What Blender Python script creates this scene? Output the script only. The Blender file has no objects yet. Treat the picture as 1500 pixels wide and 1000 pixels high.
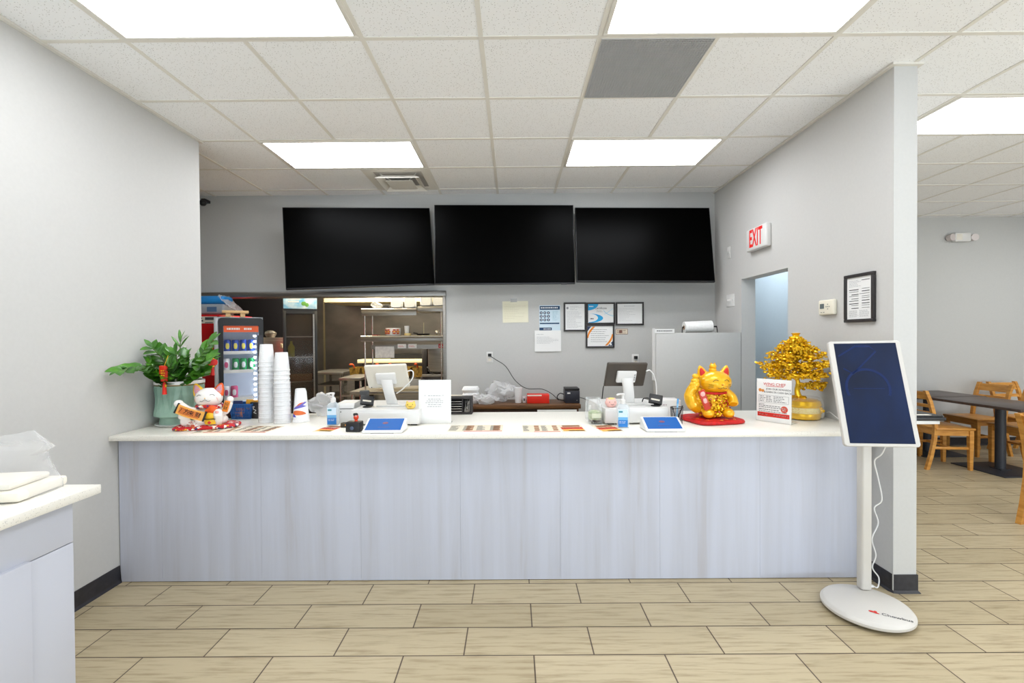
import bpy, bmesh, math, random
from mathutils import Matrix, Vector, Euler
R = math.radians
PI = math.pi
S = bpy.context.scene
COL = S.collection

# ---------------------------------------------------------------- camera, world, lights, exposure
cam_data = bpy.data.cameras.new('camera')
cam_data.sensor_width = 36.0
cam_data.lens = 680.54 * 36.0 / 1500.0
cam_data.clip_start = 0.05
cam = bpy.data.objects.new('camera', cam_data)
COL.objects.link(cam)
right = Vector((0.99997139, 0.00232002, -0.00719949))
up = Vector((0.00717328, 0.01111673, 0.99991248))
fwd = Vector((-0.00239985, 0.99993552, -0.01109977))
cam.matrix_world = Matrix(((right.x, up.x, -fwd.x, 0), (right.y, up.y, -fwd.y, 0), (right.z, up.z, -fwd.z, 1.4922), (0, 0, 0, 1)))
S.camera = cam

W = bpy.data.worlds.new('world')
S.world = W
W.use_nodes = True
W.node_tree.nodes['Background'].inputs[0].default_value = (0.80, 0.90, 1.0, 1)
W.node_tree.nodes['Background'].inputs[1].default_value = 0.2

def area(name, loc, rot, sx, sy, power, color):
    l = bpy.data.lights.new(name, 'AREA')
    l.shape = 'RECTANGLE'; l.size = sx; l.size_y = sy; l.energy = power; l.color = color
    o = bpy.data.objects.new(name, l)
    o.location = loc; o.rotation_euler = rot
    COL.objects.link(o)
    return o
# daylight of the storefront windows behind the camera
area('storefront_daylight', (0.0, -2.6, 0.6), (R(90 + 58), 0, 0), 4.8, 1.2, 95, (0.76, 0.88, 1.0))
area('storefront_daylight_dining', (5.0, -2.0, 0.6), (R(90 + 50), 0, 0), 4.0, 1.2, 150, (0.84, 0.92, 1.0))
# the ceiling lamps of the room that hang behind the camera, of the dining room and of the kitchen
for nm, x, y, p in (('lamp_rear', -1.37, -0.3, 7), ('lamp_rear', 1.06, -0.3, 7), ('lamp_dining', 5.0, 0.9, 45), ('lamp_dining', 6.6, 4.4, 22),
                    ('lamp_kitchen', -1.9, 6.2, 210), ('lamp_corridor', -3.4, 3.2, 4), ('lamp_hall', 2.66, 5.0, 30)):
    area(nm, (x, y, 2.99), (0, 0, 0), 1.15 if 'hall' not in nm else 0.5, 0.55, p, (1.0, 0.90, 0.70) if 'kitchen' in nm else (0.62, 0.80, 1.0) if 'hall' in nm else (0.95, 0.97, 1.0))
LAMP = 9.6          # radiance of the ceiling lamps' diffusers

S.view_settings.view_transform = 'Standard'
S.view_settings.look = 'None'
S.view_settings.exposure = 0.30
S.view_settings.gamma = 1.0
S.view_settings.use_curve_mapping = False
S.cycles.use_denoising = True
S.cycles.max_bounces = 8
S.cycles.transparent_max_bounces = 12
S.cycles.caustics_reflective = False
S.cycles.caustics_refractive = False
S.cycles.sample_clamp_indirect = 6.0

# ---------------------------------------------------------------- helpers
def lin(c):
    return tuple((v / 255 / 12.92) if v / 255 <= 0.04045 else ((v / 255 + 0.055) / 1.055) ** 2.4 for v in c)

def mat(name, rgb, rough=0.5, metal=0.0, spec=0.5, emit=0.0, trans=0.0, alpha=1.0, coat=0.0, ior=None):
    m = bpy.data.materials.new(name)
    m.use_nodes = True
    b = m.node_tree.nodes['Principled BSDF']
    c = lin(rgb) + (1,)
    b.inputs['Base Color'].default_value = c
    b.inputs['Roughness'].default_value = rough
    b.inputs['Metallic'].default_value = metal
    b.inputs['Specular IOR Level'].default_value = spec
    b.inputs['Transmission Weight'].default_value = trans
    b.inputs['Alpha'].default_value = alpha
    b.inputs['Coat Weight'].default_value = coat
    if ior: b.inputs['IOR'].default_value = ior
    if emit:
        b.inputs['Emission Color'].default_value = c
        b.inputs['Emission Strength'].default_value = emit
    return m

def nodes(m):
    t = m.node_tree
    return t, t.nodes, t.links, t.nodes['Principled BSDF']

def noisy(name, a, b, scale=(1, 1, 1), nscale=6.0, detail=4.0, rough=0.5, metal=0.0, spec=0.5, bump=0.0, lo=0.35, hi=0.65, coat=0.0):
    """two colours mixed by a noise stretched along an axis"""
    m = mat(name, a, rough, metal, spec, coat=coat)
    t, n, l, bs = nodes(m)
    tc = n.new('ShaderNodeTexCoord'); mp = n.new('ShaderNodeMapping'); mp.inputs['Scale'].default_value = scale
    nz = n.new('ShaderNodeTexNoise'); nz.inputs['Scale'].default_value = nscale; nz.inputs['Detail'].default_value = detail
    mr = n.new('ShaderNodeMapRange'); mr.inputs[1].default_value = lo; mr.inputs[2].default_value = hi
    mx = n.new('ShaderNodeMix'); mx.data_type = 'RGBA'
    mx.inputs[6].default_value = lin(a) + (1,); mx.inputs[7].default_value = lin(b) + (1,)
    l.new(tc.outputs['Object'], mp.inputs[0]); l.new(mp.outputs[0], nz.inputs['Vector'])
    l.new(nz.outputs[0], mr.inputs[0]); l.new(mr.outputs[0], mx.inputs[0]); l.new(mx.outputs[2], bs.inputs['Base Color'])
    if bump:
        bp = n.new('ShaderNodeBump'); bp.inputs['Strength'].default_value = bump; bp.inputs['Distance'].default_value = 0.002
        l.new(nz.outputs[0], bp.inputs['Height']); l.new(bp.outputs[0], bs.inputs['Normal'])
    return m

def speckle(name, base, fleck, scale, thresh, rough, soft=0.04, amount=1.0, second=None):
    m = mat(name, base, rough)
    t, n, l, bs = nodes(m)
    tc = n.new('ShaderNodeTexCoord')
    vo = n.new('ShaderNodeTexVoronoi'); vo.inputs['Scale'].default_value = scale
    mr = n.new('ShaderNodeMapRange'); mr.inputs[1].default_value = thresh + soft; mr.inputs[2].default_value = thresh
    mr.inputs[4].default_value = amount
    mx = n.new('ShaderNodeMix'); mx.data_type = 'RGBA'
    mx.inputs[6].default_value = lin(base) + (1,); mx.inputs[7].default_value = lin(fleck) + (1,)
    l.new(tc.outputs['Object'], vo.inputs['Vector']); l.new(vo.outputs['Distance'], mr.inputs[0])
    l.new(mr.outputs[0], mx.inputs[0]); l.new(mx.outputs[2], bs.inputs['Base Color'])
    return m

class MB:
    """collects shapes into one mesh; M is applied to every shape as it is added"""
    def __init__(s, M=None):
        s.bm = bmesh.new(); s.M = M or Matrix.Identity(4); s.mi = 0
    def _add(s, verts, faces):
        vs = [s.bm.verts.new(s.M @ Vector(v)) for v in verts]
        out = []
        for f in faces:
            try:
                fc = s.bm.faces.new([vs[i] for i in f]); fc.material_index = s.mi; out.append(fc)
            except ValueError:
                pass
        return vs, out
    def box(s, x0, x1, y0, y1, z0, z1, bev=0.0, seg=2):
        v = [(x, y, z) for x in (x0, x1) for y in (y0, y1) for z in (z0, z1)]
        f = [(0, 1, 3, 2), (4, 6, 7, 5), (0, 4, 5, 1), (2, 3, 7, 6), (0, 2, 6, 4), (1, 5, 7, 3)]
        vs, fs = s._add(v, f)
        if bev:
            es = list({e for fc in fs for e in fc.edges})
            r = bmesh.ops.bevel(s.bm, geom=es, offset=bev, segments=seg, profile=0.5, affect='EDGES', clamp_overlap=True)
            for fc in r['faces']: fc.material_index = s.mi
        return s
    def cb(s, c, d, bev=0.0, seg=2):
        return s.box(c[0] - d[0] / 2, c[0] + d[0] / 2, c[1] - d[1] / 2, c[1] + d[1] / 2, c[2] - d[2] / 2, c[2] + d[2] / 2, bev, seg)
    def quad(s, a, b, c, d):
        s._add([a, b, c, d], [(0, 1, 2, 3)]); return s
    def rings(s, rings, cap0=True, cap1=True, closed=True):
        n = len(rings[0]); v = [p for r in rings for p in r]; f = []
        for i in range(len(rings) - 1):
            for j in range(n if closed else n - 1):
                k = (j + 1) % n
                f.append((i * n + j, i * n + k, (i + 1) * n + k, (i + 1) * n + j))
        if cap0: f.append(tuple(range(n - 1, -1, -1)))
        if cap1: f.append(tuple((len(rings) - 1) * n + j for j in range(n)))
        s._add(v, f); return s
    def lathe(s, prof, c=(0, 0, 0), n=32, cap0=True, cap1=True, sx=1.0, sy=1.0):
        rs = [[(c[0] + r * sx * math.cos(2 * PI * j / n), c[1] + r * sy * math.sin(2 * PI * j / n), c[2] + z) for j in range(n)] for r, z in prof]
        return s.rings(rs, cap0, cap1)
    def cyl(s, p0, p1, r0, r1=None, n=16, cap=True):
        return s.tube([p0, p1], [r0, r0 if r1 is None else r1], n, cap)
    def tube(s, pts, r, n=8, cap=True):
        pts = [Vector(p) for p in pts]
        if not isinstance(r, (list, tuple)): r = [r] * len(pts)
        rings = []; ref = None
        for i, p in enumerate(pts):
            d = (pts[min(i + 1, len(pts) - 1)] - pts[max(i - 1, 0)]).normalized()
            if ref is None:
                ref = d.orthogonal().normalized()
            ref = (ref - d * ref.dot(d))
            if ref.length < 1e-6: ref = d.orthogonal()
            ref.normalize(); b = d.cross(ref)
            rings.append([p + ref * (r[i] * math.cos(2 * PI * j / n)) + b * (r[i] * math.sin(2 * PI * j / n)) for j in range(n)])
        return s.rings(rings, cap, cap)
    def prism(s, poly, y0, y1):
        """polygon in the xz plane, thickness along y"""
        return s.rings([[(x, y0, z) for x, z in poly], [(x, y1, z) for x, z in poly]])
    def slab(s, poly, z0, z1):
        return s.rings([[(x, y, z0) for x, y in poly], [(x, y, z1) for x, y in poly]])
    def ball(s, c, r, seg=16, rot=None):
        if not isinstance(r, (list, tuple)): r = (r, r, r)
        q = rot.to_matrix() if rot else Matrix.Identity(3)
        rs = []
        h = seg // 2
        for i in range(1, h):
            a = PI * i / h
            rs.append([Vector(c) + q @ Vector((r[0] * math.sin(a) * math.cos(2 * PI * j / seg), r[1] * math.sin(a) * math.sin(2 * PI * j / seg), -r[2] * math.cos(a))) for j in range(seg)])
        return s.rings(rs)
    def build(s, name, m=None, parent=None, ang=35):
        bmesh.ops.recalc_face_normals(s.bm, faces=s.bm.faces[:])
        for e in s.bm.edges:
            if len(e.link_faces) == 2:
                e.smooth = e.calc_face_angle(0) < R(ang)
        for f in s.bm.faces: f.smooth = True
        me = bpy.data.meshes.new(name)
        s.bm.to_mesh(me); s.bm.free()
        ms = m if isinstance(m, (list, tuple)) else [m]
        for x in ms:
            if x: me.materials.append(x)
        o = bpy.data.objects.new(name, me); COL.objects.link(o)
        if parent: o.parent = parent
        return o

def tag(o, label=None, cat=None, group=None, kind=None):
    if label: o['label'] = label
    if cat: o['category'] = cat
    if group: o['group'] = group
    if kind: o['kind'] = kind
    return o

def thing(name, label, cat, loc=(0, 0, 0), rz=0.0, group=None):
    o = bpy.data.objects.new(name, None); COL.objects.link(o)
    o.empty_display_size = 0.05
    o.location = loc; o.rotation_euler = (0, 0, rz)
    return tag(o, label, cat, group)

def dup(root, loc, rz, label, group=None):
    r = root.copy(); COL.objects.link(r); r.location = loc; r.rotation_euler = (0, 0, rz); r['label'] = label
    if group: r['group'] = group
    for ch in list(root.children):
        c = ch.copy(); COL.objects.link(c); c.parent = r
        for g in list(ch.children):
            d = g.copy(); COL.objects.link(d); d.parent = c
    return r

def struct(name, mb, m, parent=None, ang=35):
    return tag(mb.build(name, m, parent, ang), kind='structure')

FRONT = Matrix.Rotation(R(90), 4, 'X')          # text plane -> upright, facing -y
def text(name, body, size, m, parent, M, align='CENTER', depth=0.0006, xs=1.0, bold=0.0):
    cu = bpy.data.curves.new(name, 'FONT')
    cu.body = body; cu.size = size; cu.extrude = depth; cu.align_x = align; cu.align_y = 'CENTER'; cu.resolution_u = 3; cu.offset = bold
    ob = bpy.data.objects.new(name + '_curve', cu); COL.objects.link(ob)
    dg = bpy.context.evaluated_depsgraph_get()
    me = bpy.data.meshes.new_from_object(ob.evaluated_get(dg))
    bpy.data.objects.remove(ob); bpy.data.curves.remove(cu)
    me.transform(M @ Matrix.Diagonal((xs, 1, 1, 1)))
    me.name = name; me.materials.clear(); me.materials.append(m)
    o = bpy.data.objects.new(name, me); COL.objects.link(o)
    if parent: o.parent = parent
    return o

def modded(mb, mods):
    """apply modifiers to the collected shapes and hand back the mesh as a new MB"""
    ob = mb.build('work', None)
    for typ, kw in mods:
        md = ob.modifiers.new('m', typ)
        for k, v in kw.items(): setattr(md, k, v)
    dg = bpy.context.evaluated_depsgraph_get()
    me = bpy.data.meshes.new_from_object(ob.evaluated_get(dg))
    bpy.data.objects.remove(ob)
    out = MB(); out.bm.from_mesh(me); bpy.data.meshes.remove(me)
    return out

def melt(mb, voxel, smooth=6):
    """fuse overlapping shapes into one continuous surface"""
    return modded(mb, [('REMESH', dict(mode='VOXEL', voxel_size=voxel)), ('SMOOTH', dict(factor=0.5, iterations=smooth))])

def spline(pts, k=6):
    """Catmull-Rom through the points"""
    P = [Vector(p) for p in pts]; P = [P[0] * 2 - P[1]] + P + [P[-1] * 2 - P[-2]]
    out = []
    for i in range(1, len(P) - 2):
        for j in range(k):
            t = j / k; a, b, c, d = P[i - 1], P[i], P[i + 1], P[i + 2]
            out.append(0.5 * ((2 * b) + (c - a) * t + (2 * a - 5 * b + 4 * c - d) * t * t + (3 * b - a - 3 * c + d) * t ** 3))
    out.append(P[-2])
    return out

def crumple(mb, amt, seed=0, scale=1.0):
    from mathutils import noise
    for v in mb.bm.verts:
        p = v.co * scale + Vector((seed, seed * 1.7, seed * 0.3))
        v.co += Vector((noise.noise(p * 9), noise.noise(p * 9 + Vector((31, 0, 0))), noise.noise(p * 9 + Vector((0, 57, 0))))) * amt
        v.co += Vector((noise.noise(p * 24), noise.noise(p * 24 + Vector((31, 0, 0))), noise.noise(p * 24 + Vector((0, 57, 0))))) * amt * 0.45
    return mb

# ---------------------------------------------------------------- materials
M_wall = noisy('wall_paint', (202, 201, 198), (200, 199, 196), nscale=60, rough=0.75, spec=0.25, bump=0.02)
M_wallb = noisy('wall_paint_back', (196, 196, 193), (194, 194, 191), nscale=60, rough=0.75, spec=0.25, bump=0.02)
M_ceil = speckle('ceiling_tile', (246, 246, 246), (170, 166, 160), 85, 0.17, 0.9, 0.05, 0.75)
M_grid = mat('ceiling_grid_metal', (228, 224, 215), 0.5)
M_white = mat('white_plastic', (222, 221, 218), 0.4)
M_offwhite = mat('warm_white_plastic', (232, 226, 212), 0.45)
M_black = mat('black_plastic', (22, 22, 24), 0.42)
M_dark = mat('dark_plastic', (45, 42, 42), 0.5)
M_screenoff = mat('dark_screen', (0, 0, 0), 0.35, spec=0.04)
M_base = noisy('vinyl_base', (38, 37, 42), (48, 47, 52), nscale=30, rough=0.45)
M_quartz = speckle('quartz_top', (246, 242, 231), (188, 184, 176), 150, 0.16, 0.28, 0.06, 0.8)
M_paper = mat('paper', (236, 236, 234), 0.8)
M_ink = mat('ink', (70, 72, 76), 0.8)
M_inkfaint = mat('faint_ink', (168, 170, 172), 0.8)
M_black_ink = mat('black_ink', (30, 30, 32), 0.8)
M_red = mat('red_print', (205, 36, 30), 0.6)
M_steel = noisy('brushed_steel', (158, 154, 148), (140, 136, 130), scale=(1, 1, 40), nscale=4, rough=0.34, metal=0.9)
M_steelwall = noisy('steel_wall', (146, 141, 136), (112, 109, 110), scale=(1, 1, 1.6), nscale=1.6, rough=0.38, metal=0.45)
M_chrome = mat('chrome', (205, 203, 198), 0.2, 1.0)
M_foam = noisy('foam_cup', (240, 240, 240), (230, 231, 232), nscale=120, rough=0.6)
M_gold = mat('gold', (248, 196, 28), 0.24, 0.55)
M_goldsoft = mat('gold_glaze', (246, 184, 14), 0.3, 0.3, coat=0.4)
M_redcloth = noisy('red_cloth', (214, 22, 20), (180, 10, 14), nscale=30, rough=0.6)
M_ceramic = mat('white_ceramic', (244, 240, 234), 0.22, coat=0.5)
M_orange = mat('orange_glaze', (232, 92, 18), 0.3)
M_yellow = mat('yellow_glaze', (244, 190, 20), 0.3)
M_pink = mat('pink_glaze', (240, 176, 170), 0.4)
M_green_leaf = noisy('leaf', (82, 144, 30), (36, 90, 18), nscale=14, rough=0.35, coat=0.3)
M_stem = mat('stem', (96, 120, 62), 0.5)
M_soil = noisy('soil', (60, 45, 34), (30, 24, 18), nscale=60, rough=0.95)
M_celadon = noisy('celadon', (164, 196, 178), (150, 184, 166), nscale=18, rough=0.45)
M_chair = noisy('honey_wood', (214, 154, 72), (190, 128, 52), scale=(1, 1, 6), nscale=8, rough=0.38)
M_tabletop = noisy('dark_laminate', (74, 60, 54), (58, 46, 42), scale=(1, 6, 1), nscale=5, rough=0.35)
M_iron = mat('black_iron', (44, 46, 52), 0.5)
M_walnut = noisy('walnut_board', (116, 78, 44), (82, 54, 30), scale=(1, 12, 12), nscale=3, rough=0.45)
M_cab = mat('cabinet_paint', (206, 209, 220), 0.45)
M_blue = mat('blue_plastic', (28, 84, 150), 0.4)
M_screenblue = mat('lit_blue_screen', (8, 84, 158), 0.45, spec=0.15, emit=0.10)
M_cable_w = mat('white_cable', (236, 236, 234), 0.45)
M_cable_k = mat('black_cable', (24, 24, 26), 0.5)
M_cream = mat('cream_enamel', (214, 204, 168), 0.4)
M_brass = noisy('oily_basket', (150, 120, 52), (96, 74, 34), nscale=40, rough=0.4, metal=0.4)
M_light = mat('lamp_diffuser', (247, 250, 255), 0.5, emit=LAMP)

def film(name, tint, alpha, rough=0.12):
    """thin clear plastic: see-through with glossy wrinkles"""
    m = bpy.data.materials.new(name); m.use_nodes = True
    t = m.node_tree; n = t.nodes; l = t.links
    n.remove(n['Principled BSDF'])
    tr = n.new('ShaderNodeBsdfTransparent'); df = n.new('ShaderNodeBsdfPrincipled'); mx = n.new('ShaderNodeMixShader')
    df.inputs['Base Color'].default_value = lin(tint) + (1,); df.inputs['Roughness'].default_value = rough
    lw = n.new('ShaderNodeLayerWeight'); lw.inputs[0].default_value = 0.35
    mr = n.new('ShaderNodeMapRange'); mr.inputs[3].default_value = alpha; mr.inputs[4].default_value = min(1.0, alpha + 0.45)
    l.new(lw.outputs['Facing'], mr.inputs[0]); l.new(mr.outputs[0], mx.inputs[0])
    l.new(tr.outputs[0], mx.inputs[1]); l.new(df.outputs[0], mx.inputs[2]); l.new(mx.outputs[0], n['Material Output'].inputs[0])
    return m
M_film = film('clear_film', (240, 240, 242), 0.10)
M_filmgrey = film('hazy_film', (235, 235, 235), 0.30)
M_glass = film('clear_glass', (235, 240, 240), 0.02, 0.03)
M_gel = film('clear_gel', (225, 235, 240), 0.35, 0.1)

# floor planks: 61 x 21 cm, half-brick, dark grout
def floor_material():
    m = mat('plank_floor', (205, 192, 160), 0.42)
    t, n, l, bs = nodes(m)
    tc = n.new('ShaderNodeTexCoord'); mp = n.new('ShaderNodeMapping')
    L, Pr = 0.6108, 0.2098
    mp.inputs['Location'].default_value = (-0.0868 + 40 * L, 100 * Pr - 2.578, 0)
    l.new(tc.outputs['Object'], mp.inputs[0])
    br = n.new('ShaderNodeTexBrick')
    br.offset = 0.538; br.offset_frequency = 2; br.squash = 1.0
    br.inputs['Scale'].default_value = 1.0; br.inputs['Brick Width'].default_value = L; br.inputs['Row Height'].default_value = Pr
    br.inputs['Mortar Size'].default_value = 0.0034; br.inputs['Mortar Smooth'].default_value = 0.1; br.inputs['Bias'].default_value = 0.0
    br.inputs['Color1'].default_value = lin((190, 175, 143)) + (1,); br.inputs['Color2'].default_value = lin((178, 163, 131)) + (1,)
    br.inputs['Mortar'].default_value = lin((82, 66, 48)) + (1,)
    l.new(mp.outputs[0], br.inputs['Vector'])
    mp2 = n.new('ShaderNodeMapping'); mp2.inputs['Scale'].default_value = (2.2, 30, 1)
    l.new(tc.outputs['Object'], mp2.inputs[0])
    nz = n.new('ShaderNodeTexNoise'); nz.inputs['Scale'].default_value = 1.6; nz.inputs['Detail'].default_value = 6; nz.inputs['Roughness'].default_value = 0.65
    l.new(mp2.outputs[0], nz.inputs['Vector'])
    mr = n.new('ShaderNodeMapRange'); mr.inputs[1].default_value = 0.48; mr.inputs[2].default_value = 0.78
    l.new(nz.outputs[0], mr.inputs[0])
    mx = n.new('ShaderNodeMix'); mx.data_type = 'RGBA'; mx.blend_type = 'MULTIPLY'
    mx.inputs[7].default_value = lin((190, 178, 160)) + (1,)
    l.new(mr.outputs[0], mx.inputs[0]); l.new(br.outputs['Color'], mx.inputs[6])
    l.new(mx.outputs[2], bs.inputs['Base Color'])
    bp = n.new('ShaderNodeBump'); bp.inputs['Strength'].default_value = 0.35; bp.inputs['Distance'].default_value = 0.003; bp.invert = True
    l.new(br.outputs['Fac'], bp.inputs['Height']); l.new(bp.outputs[0], bs.inputs['Normal'])
    return m

def laminate_material():
    m = mat('grey_wood_laminate', (206, 208, 216), 0.45)
    t, n, l, bs = nodes(m)
    tc = n.new('ShaderNodeTexCoord'); mp = n.new('ShaderNodeMapping'); mp.inputs['Scale'].default_value = (7, 1, 0.35)
    nz = n.new('ShaderNodeTexNoise'); nz.inputs['Scale'].default_value = 1.3; nz.inputs['Detail'].default_value = 7; nz.inputs['Roughness'].default_value = 0.6
    nz.inputs['Distortion'].default_value = 0.4
    l.new(tc.outputs['Object'], mp.inputs[0]); l.new(mp.outputs[0], nz.inputs['Vector'])
    cr = n.new('ShaderNodeValToRGB')
    e = cr.color_ramp.elements
    e[0].position = 0.30; e[0].color = lin((184, 183, 190)) + (1,)
    e[1].position = 0.62; e[1].color = lin((200, 204, 218)) + (1,)
    k = e.new(0.42); k.color = lin((193, 196, 208)) + (1,)
    l.new(nz.outputs[0], cr.inputs[0]); l.new(cr.outputs[0], bs.inputs['Base Color'])
    return m
M_floor = floor_material()
M_lam = laminate_material()

# ---------------------------------------------------------------- the room
ZC = 3.027
XL, XR, YB = -2.4256, 2.18, 5.02
struct('floor', MB().box(-4.8, 7.3, -3.2, 7.8, -0.08, 0), M_floor)
ceil = struct('ceiling', MB().box(-4.8, 7.3, -3.2, 7.8, ZC, ZC + 0.08), M_ceil)
GX, GY, T = -0.7636, 2.4005, 0.6096
g = MB()
lamps = [(-2, -1), (2, -1), (-2, 2), (2, 2), (6, 1)]         # near-left cell of each 2x4 lamp
def in_lamp(c, r):
    return any(lc <= c < lc + 2 and lr == r for lc, lr in lamps)
for i in range(-6, 14):                                     # bars running away from the camera, cell by cell
    for j in range(-9, 9):
        if in_lamp(i, j) and in_lamp(i - 1, j) and not any(lc == i and lr == j for lc, lr in lamps):
            continue
        x = GX + i * T
        g.box(x - 0.012, x + 0.012, GY + j * T, GY + (j + 1) * T, ZC - 0.004, ZC + 0.002)
for j in range(-9, 9):
    y = GY + j * T
    g.box(-4.8, 7.3, y - 0.012, y + 0.012, ZC - 0.0045, ZC + 0.002)
struct('ceiling_grid', g, M_grid, ceil)

struct('wall_left', MB().box(-2.56, XL, -3.2, 3.613, 0, ZC), M_wall)
wr = MB()
wr.box(XR, 2.313, 2.667, 3.69, 0, ZC).box(XR, 2.313, 4.44, 7.6, 0, ZC).box(XR, 2.313, 3.69, 4.44, 2.02, ZC)
struct('wall_right', wr, M_wall)
wb = MB()
wb.box(-0.745, XR, YB, YB + 0.12, 0, ZC).box(-4.2, -0.745, YB, YB + 0.12, 1.985, ZC).box(-4.8, -4.2, YB, YB + 0.12, 0, ZC)
struct('wall_back', wb, M_wallb)
struct('wall_partition', MB().box(1.366, XR - 0.004, 4.44, 4.54, 0, 1.514, 0.003), M_wallb)
struct('wall_dining', MB().box(2.313, 7.3, 6.19, 6.3, 0, ZC), M_wallb)
struct('wall_dining_right', MB().box(7.2, 7.3, -3.2, 6.19, 0, ZC), M_wall)
struct('wall_hall', MB().box(2.313, 3.02, 3.60, 3.66, 0, ZC).box(2.96, 3.02, 3.66, 6.19, 0, ZC), M_wallb)
struct('wall_corridor', MB().box(-4.8, -4.7, -3.2, 7.8, 0, ZC), M_wallb)
struct('wall_corridor_front', MB().box(-4.7, -2.56, 1.2, 1.3, 0, ZC), M_wallb)
struct('wall_kitchen', MB().box(-4.7, -0.1, 7.6, 7.7, 0, ZC), M_steelwall)
struct('wall_kitchen_right', MB().box(-0.1, 0.0, YB + 0.12, 7.7, 0, ZC), M_steelwall)
# steel frame of the kitchen opening, seam cover on the steel wall
fr = MB()
fr.box(-4.2, -0.72, YB - 0.03, YB + 0.15, 1.93, 1.987, 0.004).box(-0.757, -0.722, YB - 0.012, YB + 0.13, 0, 1.93, 0.003)
struct('trim_1', fr, M_steel)
struct('trim_2', MB().box(-3.1, -3.075, 7.585, 7.6, 0, ZC), mat('seam_strip', (196, 184, 150), 0.4, 0.6))
# angle strips where the walls meet the ceiling
tr = MB()
for x0, x1, y0, y1 in ((XR - 0.022, XR, 2.667, YB), (2.313, 2.335, 2.667, 6.19), (XR - 0.022, 2.335, 2.645, 2.667), (XL, XL + 0.022, -3.2, 3.613), (XL - 0.15, XL + 0.022, 3.613, 3.633)):
    tr.box(x0, x1, y0, y1, ZC - 0.014, ZC - 0.001)
struct('trim_3', tr, M_grid)
# vinyl base
def base(name, pts, h=0.105):
    b = MB()
    prof = [(0.016, 0), (0.014, 0.004), (0.006, 0.014), (0.006, h), (0.0, h)]
    rs = []
    for i, p in enumerate(pts):
        d = [Vector((0, 0))] * 0
        P = Vector(p)
        if i > 0: d.append((P - Vector(pts[i - 1])).normalized())
        if i < len(pts) - 1: d.append((Vector(pts[i + 1]) - P).normalized())
        nrm = Vector((0, 0))
        for q in d: nrm += Vector((q.y, -q.x))
        nrm.normalize()
        k = 1 / max(0.4, nrm.dot(Vector((d[0].y, -d[0].x))))
        rs.append([(P.x + nrm.x * k * u, P.y + nrm.y * k * u, z) for u, z in prof])
    b.rings(rs, True, True, closed=False)
    return struct(name, b, M_base)
base('baseboard_left', [(XL, -3.2), (XL, 2.828)])
base('baseboard_right', [(XR, 2.828), (XR, 2.690), (2.187, 2.672), (2.205, 2.667), (2.313, 2.667), (2.313, 6.19)])
base('baseboard_dining', [(2.33, 6.19), (7.2, 6.19)])

# ---------------------------------------------------------------- ceiling lamps and vents
lamp_names = ['large lit ceiling lamp nearest the camera on the left, cut by the upper frame', 'large lit ceiling lamp nearest the camera on the right beside the grey grille',
              'lit ceiling lamp over the back of the service area, beside the square air diffuser', 'lit ceiling lamp in front of the middle and right black screens',
              'lit ceiling lamp over the dining room to the right of the wall end']
for (c, r), lb in zip(lamps, lamp_names):
    t = thing('ceiling_lamp', lb, 'ceiling lamp', (GX + (c + 1) * T, GY + (r + 0.5) * T, ZC), 0, 'recessed ceiling lamps')
    f = MB(); hx, hy = T - 0.012, T / 2 - 0.012
    w = 0.022
    for x0, x1, y0, y1 in ((-hx, hx, -hy, -hy + w), (-hx, hx, hy - w, hy), (-hx, -hx + w, -hy + w, hy - w), (hx - w, hx, -hy + w, hy - w)):
        f.box(x0, x1, y0, y1, -0.010, 0.0, 0.002)
    f.build('frame', M_grid, t)
    MB().box(-hx + w, hx - w, -hy + w, hy - w, -0.006, -0.002).build('diffuser', M_light, t)
# eggcrate return grille
t = thing('return_grille', 'square dark grey eggcrate grille in the ceiling between the lamps', 'air vent', (GX + 2.5 * T, GY + 0.5 * T, ZC))
q = T / 2 - 0.013
MB().box(-q, q, -q, q, -0.0015, -0.0005).build('duct_shade_plate', mat('duct_dark', (120, 116, 116), 0.8), t)  # closed plate, its grey painted as the shade inside the duct
f = MB()
n = 38
for i in range(n + 1):
    p = -q + 2 * q * i / n
    f.box(p - 0.0014, p + 0.0014, -q, q, -0.010, -0.0015)
    f.box(-q, q, p - 0.0014, p + 0.0014, -0.010, -0.0015)
f.build('grate', mat('grate', (190, 188, 186), 0.5), t)
# square supply diffuser with stepped cones
t = thing('air_diffuser', 'square white stepped air diffuser in the ceiling above the left black screen', 'air vent', (GX - 0.5 * T, GY + 3.5 * T, ZC))
def sq(r, z): return [(-r, -r, z), (r, -r, z), (r, r, z), (-r, r, z)]
MB().rings([sq(0.298, -0.002), sq(0.298, -0.008), sq(0.232, -0.008), sq(0.222, 0.0)], False, False).build('frame', M_grid, t)
MB().box(-0.222, 0.222, -0.222, 0.222, -0.0012, -0.0002).build('duct_shade_plate', mat('duct_shadow', (176, 170, 162), 0.8), t)  # plate tinted as duct shade, nothing is open behind it
MB().rings([sq(0.205, -0.055), sq(0.205, -0.051), sq(0.150, -0.012), sq(0.146, -0.016)], False, False).build('outer_cone', M_grid, t)
MB().rings([sq(0.125, -0.058), sq(0.125, -0.052), sq(0.05, -0.044)], True, True).build('centre_plate', M_grid, t)
for a in (1, -1):
    for b in (1, -1):
        MB().cyl((0.06 * a, 0.06 * b, -0.05), (0.17 * a, 0.17 * b, -0.004), 0.004, n=6).build('bracket', M_grid, t)

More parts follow.
